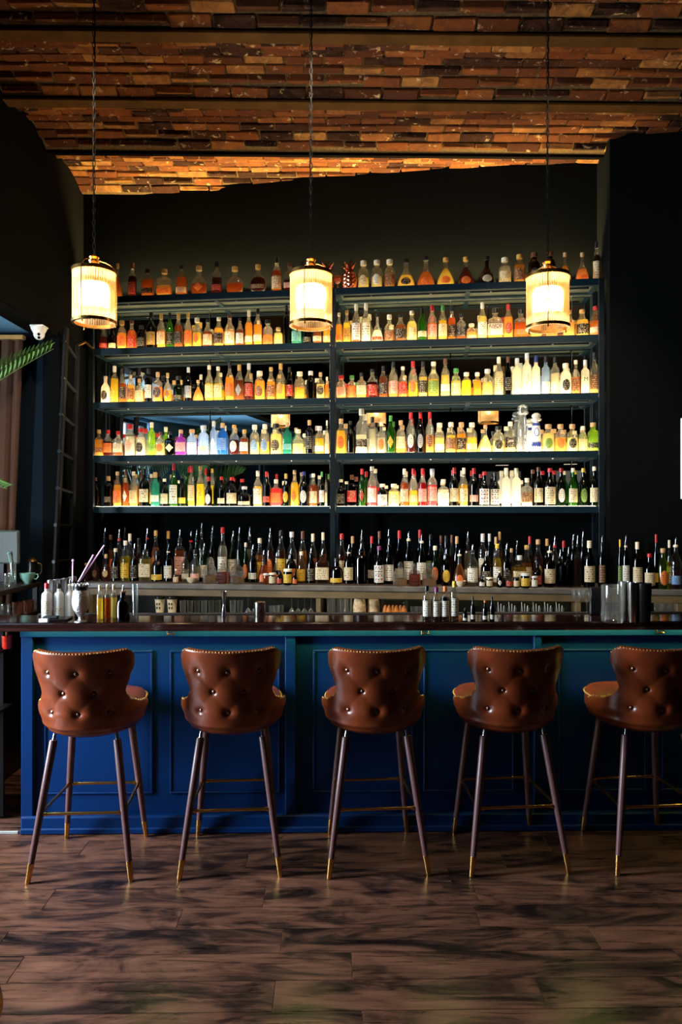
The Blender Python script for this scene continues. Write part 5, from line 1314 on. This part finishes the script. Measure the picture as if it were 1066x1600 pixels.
palm((-3.1, 1.15, 0), [((-2.7, 1.6, 2.5), .3), ((-3.3, 1.7, 2.5), .3), ((-2.9, 1.8, 2.0), .4), ((-3.0, .6, 2.4), .3), ((-2.5, 1.0, 2.2), .4), ((-3.4, .8, 2.2), .3)], 'second potted palm farther along the bay, seen in the mirror')

# ------------------------------------------------------------------ right edge: framed picture with its lamp; rear wall pictures seen in the mirror
def picture(loc, rz, w, h, label, lamp=True):
    r = tag(empty('framed_picture', loc, rz), label, 'picture'); f = MB(); t = .025
    f.box((0, 0, h/2-t/2), (w, .03, t), .003).box((0, 0, -h/2+t/2), (w, .03, t), .003).box((-w/2+t/2, 0, 0), (t, .03, h-2*t), .003).box((w/2-t/2, 0, 0), (t, .03, h-2*t), .003)
    part('frame', f, MAT['black_metal'], r); part('artwork', MB().box((0, .005, 0), (w-2*t, .006, h-2*t)), MAT['art_paper'], r)
    return r
def picture_light(loc, rz, w, label):
    r = tag(empty('picture_light', loc, rz), label, 'lamp')
    part('lamp_tube', MB().tube([(-w/2, -.12, 0), (w/2, -.12, 0)], .012, 10), MAT['black_metal'], r); part('arm', MB().tube([(0, -.12, .01), (0, -.06, .05), (0, .012, .04)], .006, 8), MAT['black_metal'], r)
    part('light_strip', MB().box((0, -.115, -.013), (w*.4, .012, .004)), MAT['picture_bulb'], r)['label'] = 'lit strip of the picture lamp'
for x, lb in ((.83, 'picture nearer the middle'), (2.1, 'picture nearer the side wall')):
    picture((x, -4.225, 2.05), pi, .75, .85, 'framed pale %s of the rear wall, seen in the mirror' % lb); picture_light((x, -4.235, 2.58), pi, .6, 'slim lamp above the framed %s' % lb)
pr = BW(U(1063, N_RW)[0]+.26, N_RW-.014, 1.66+.35)
fr = tag(empty('framed_notice', (pr.x, pr.y, HC+(HY-718)*4.82/FPX), -A), 'edge of a white framed panel on the black wall', 'picture')
part('frame', MB().box((0, 0, 0), (.52, .022, .52), .004), MAT['white_plastic'], fr); part('artwork', MB().box((0, -.0125, 0), (.44, .003, .44)), MAT['art_paper'], fr)
pl = BW(U(1064, N_RW)[0]+.06, N_RW-.060, HC+(HY-462)*4.82/FPX)
wl_ = tag(empty('wall_lamp', pl, -A), 'slim wall lamp glowing at the edge of the black wall', 'lamp')
part('lamp_body', MB().lathe([(.045, -.02), (.05, 0), (.05, .10), (.045, .12)], 24, cap0=False), MAT['black_metal'], wl_); part('bracket', MB().box((0, .04, .05), (.05, .035, .05), .004), MAT['black_metal'], wl_)
part('bulb', MB().lathe([(.008, -.015), (.022, 0), (.022, .04), (.008, .06)], 14), MAT['picture_bulb'], wl_)

# ------------------------------------------------------------------ brass-rimmed table, bottom corner
tb = tag(empty('side_table', (-1.078, 1.625, .0015)), 'round black side table with brass rim at the floor corner', 'table')
part('table_top', MB().lathe([(.27, .485), (.285, .49), (.285, .505), (.27, .508)], 48), MAT['black_metal'], tb)
part('brass_rim', MB().tube([(.293*math.cos(t), .293*math.sin(t), .50) for t in [2*pi*i/64 for i in range(64)]], .012, 10, closed=True), MAT['brass'], tb)
part('column', MB().lathe([(.02, .02), (.016, .25), (.02, .485)], 16), MAT['brass'], tb); part('table_base', MB().lathe([(.19, 0), (.19, .012), (.03, .03)], 40), MAT['brass'], tb)
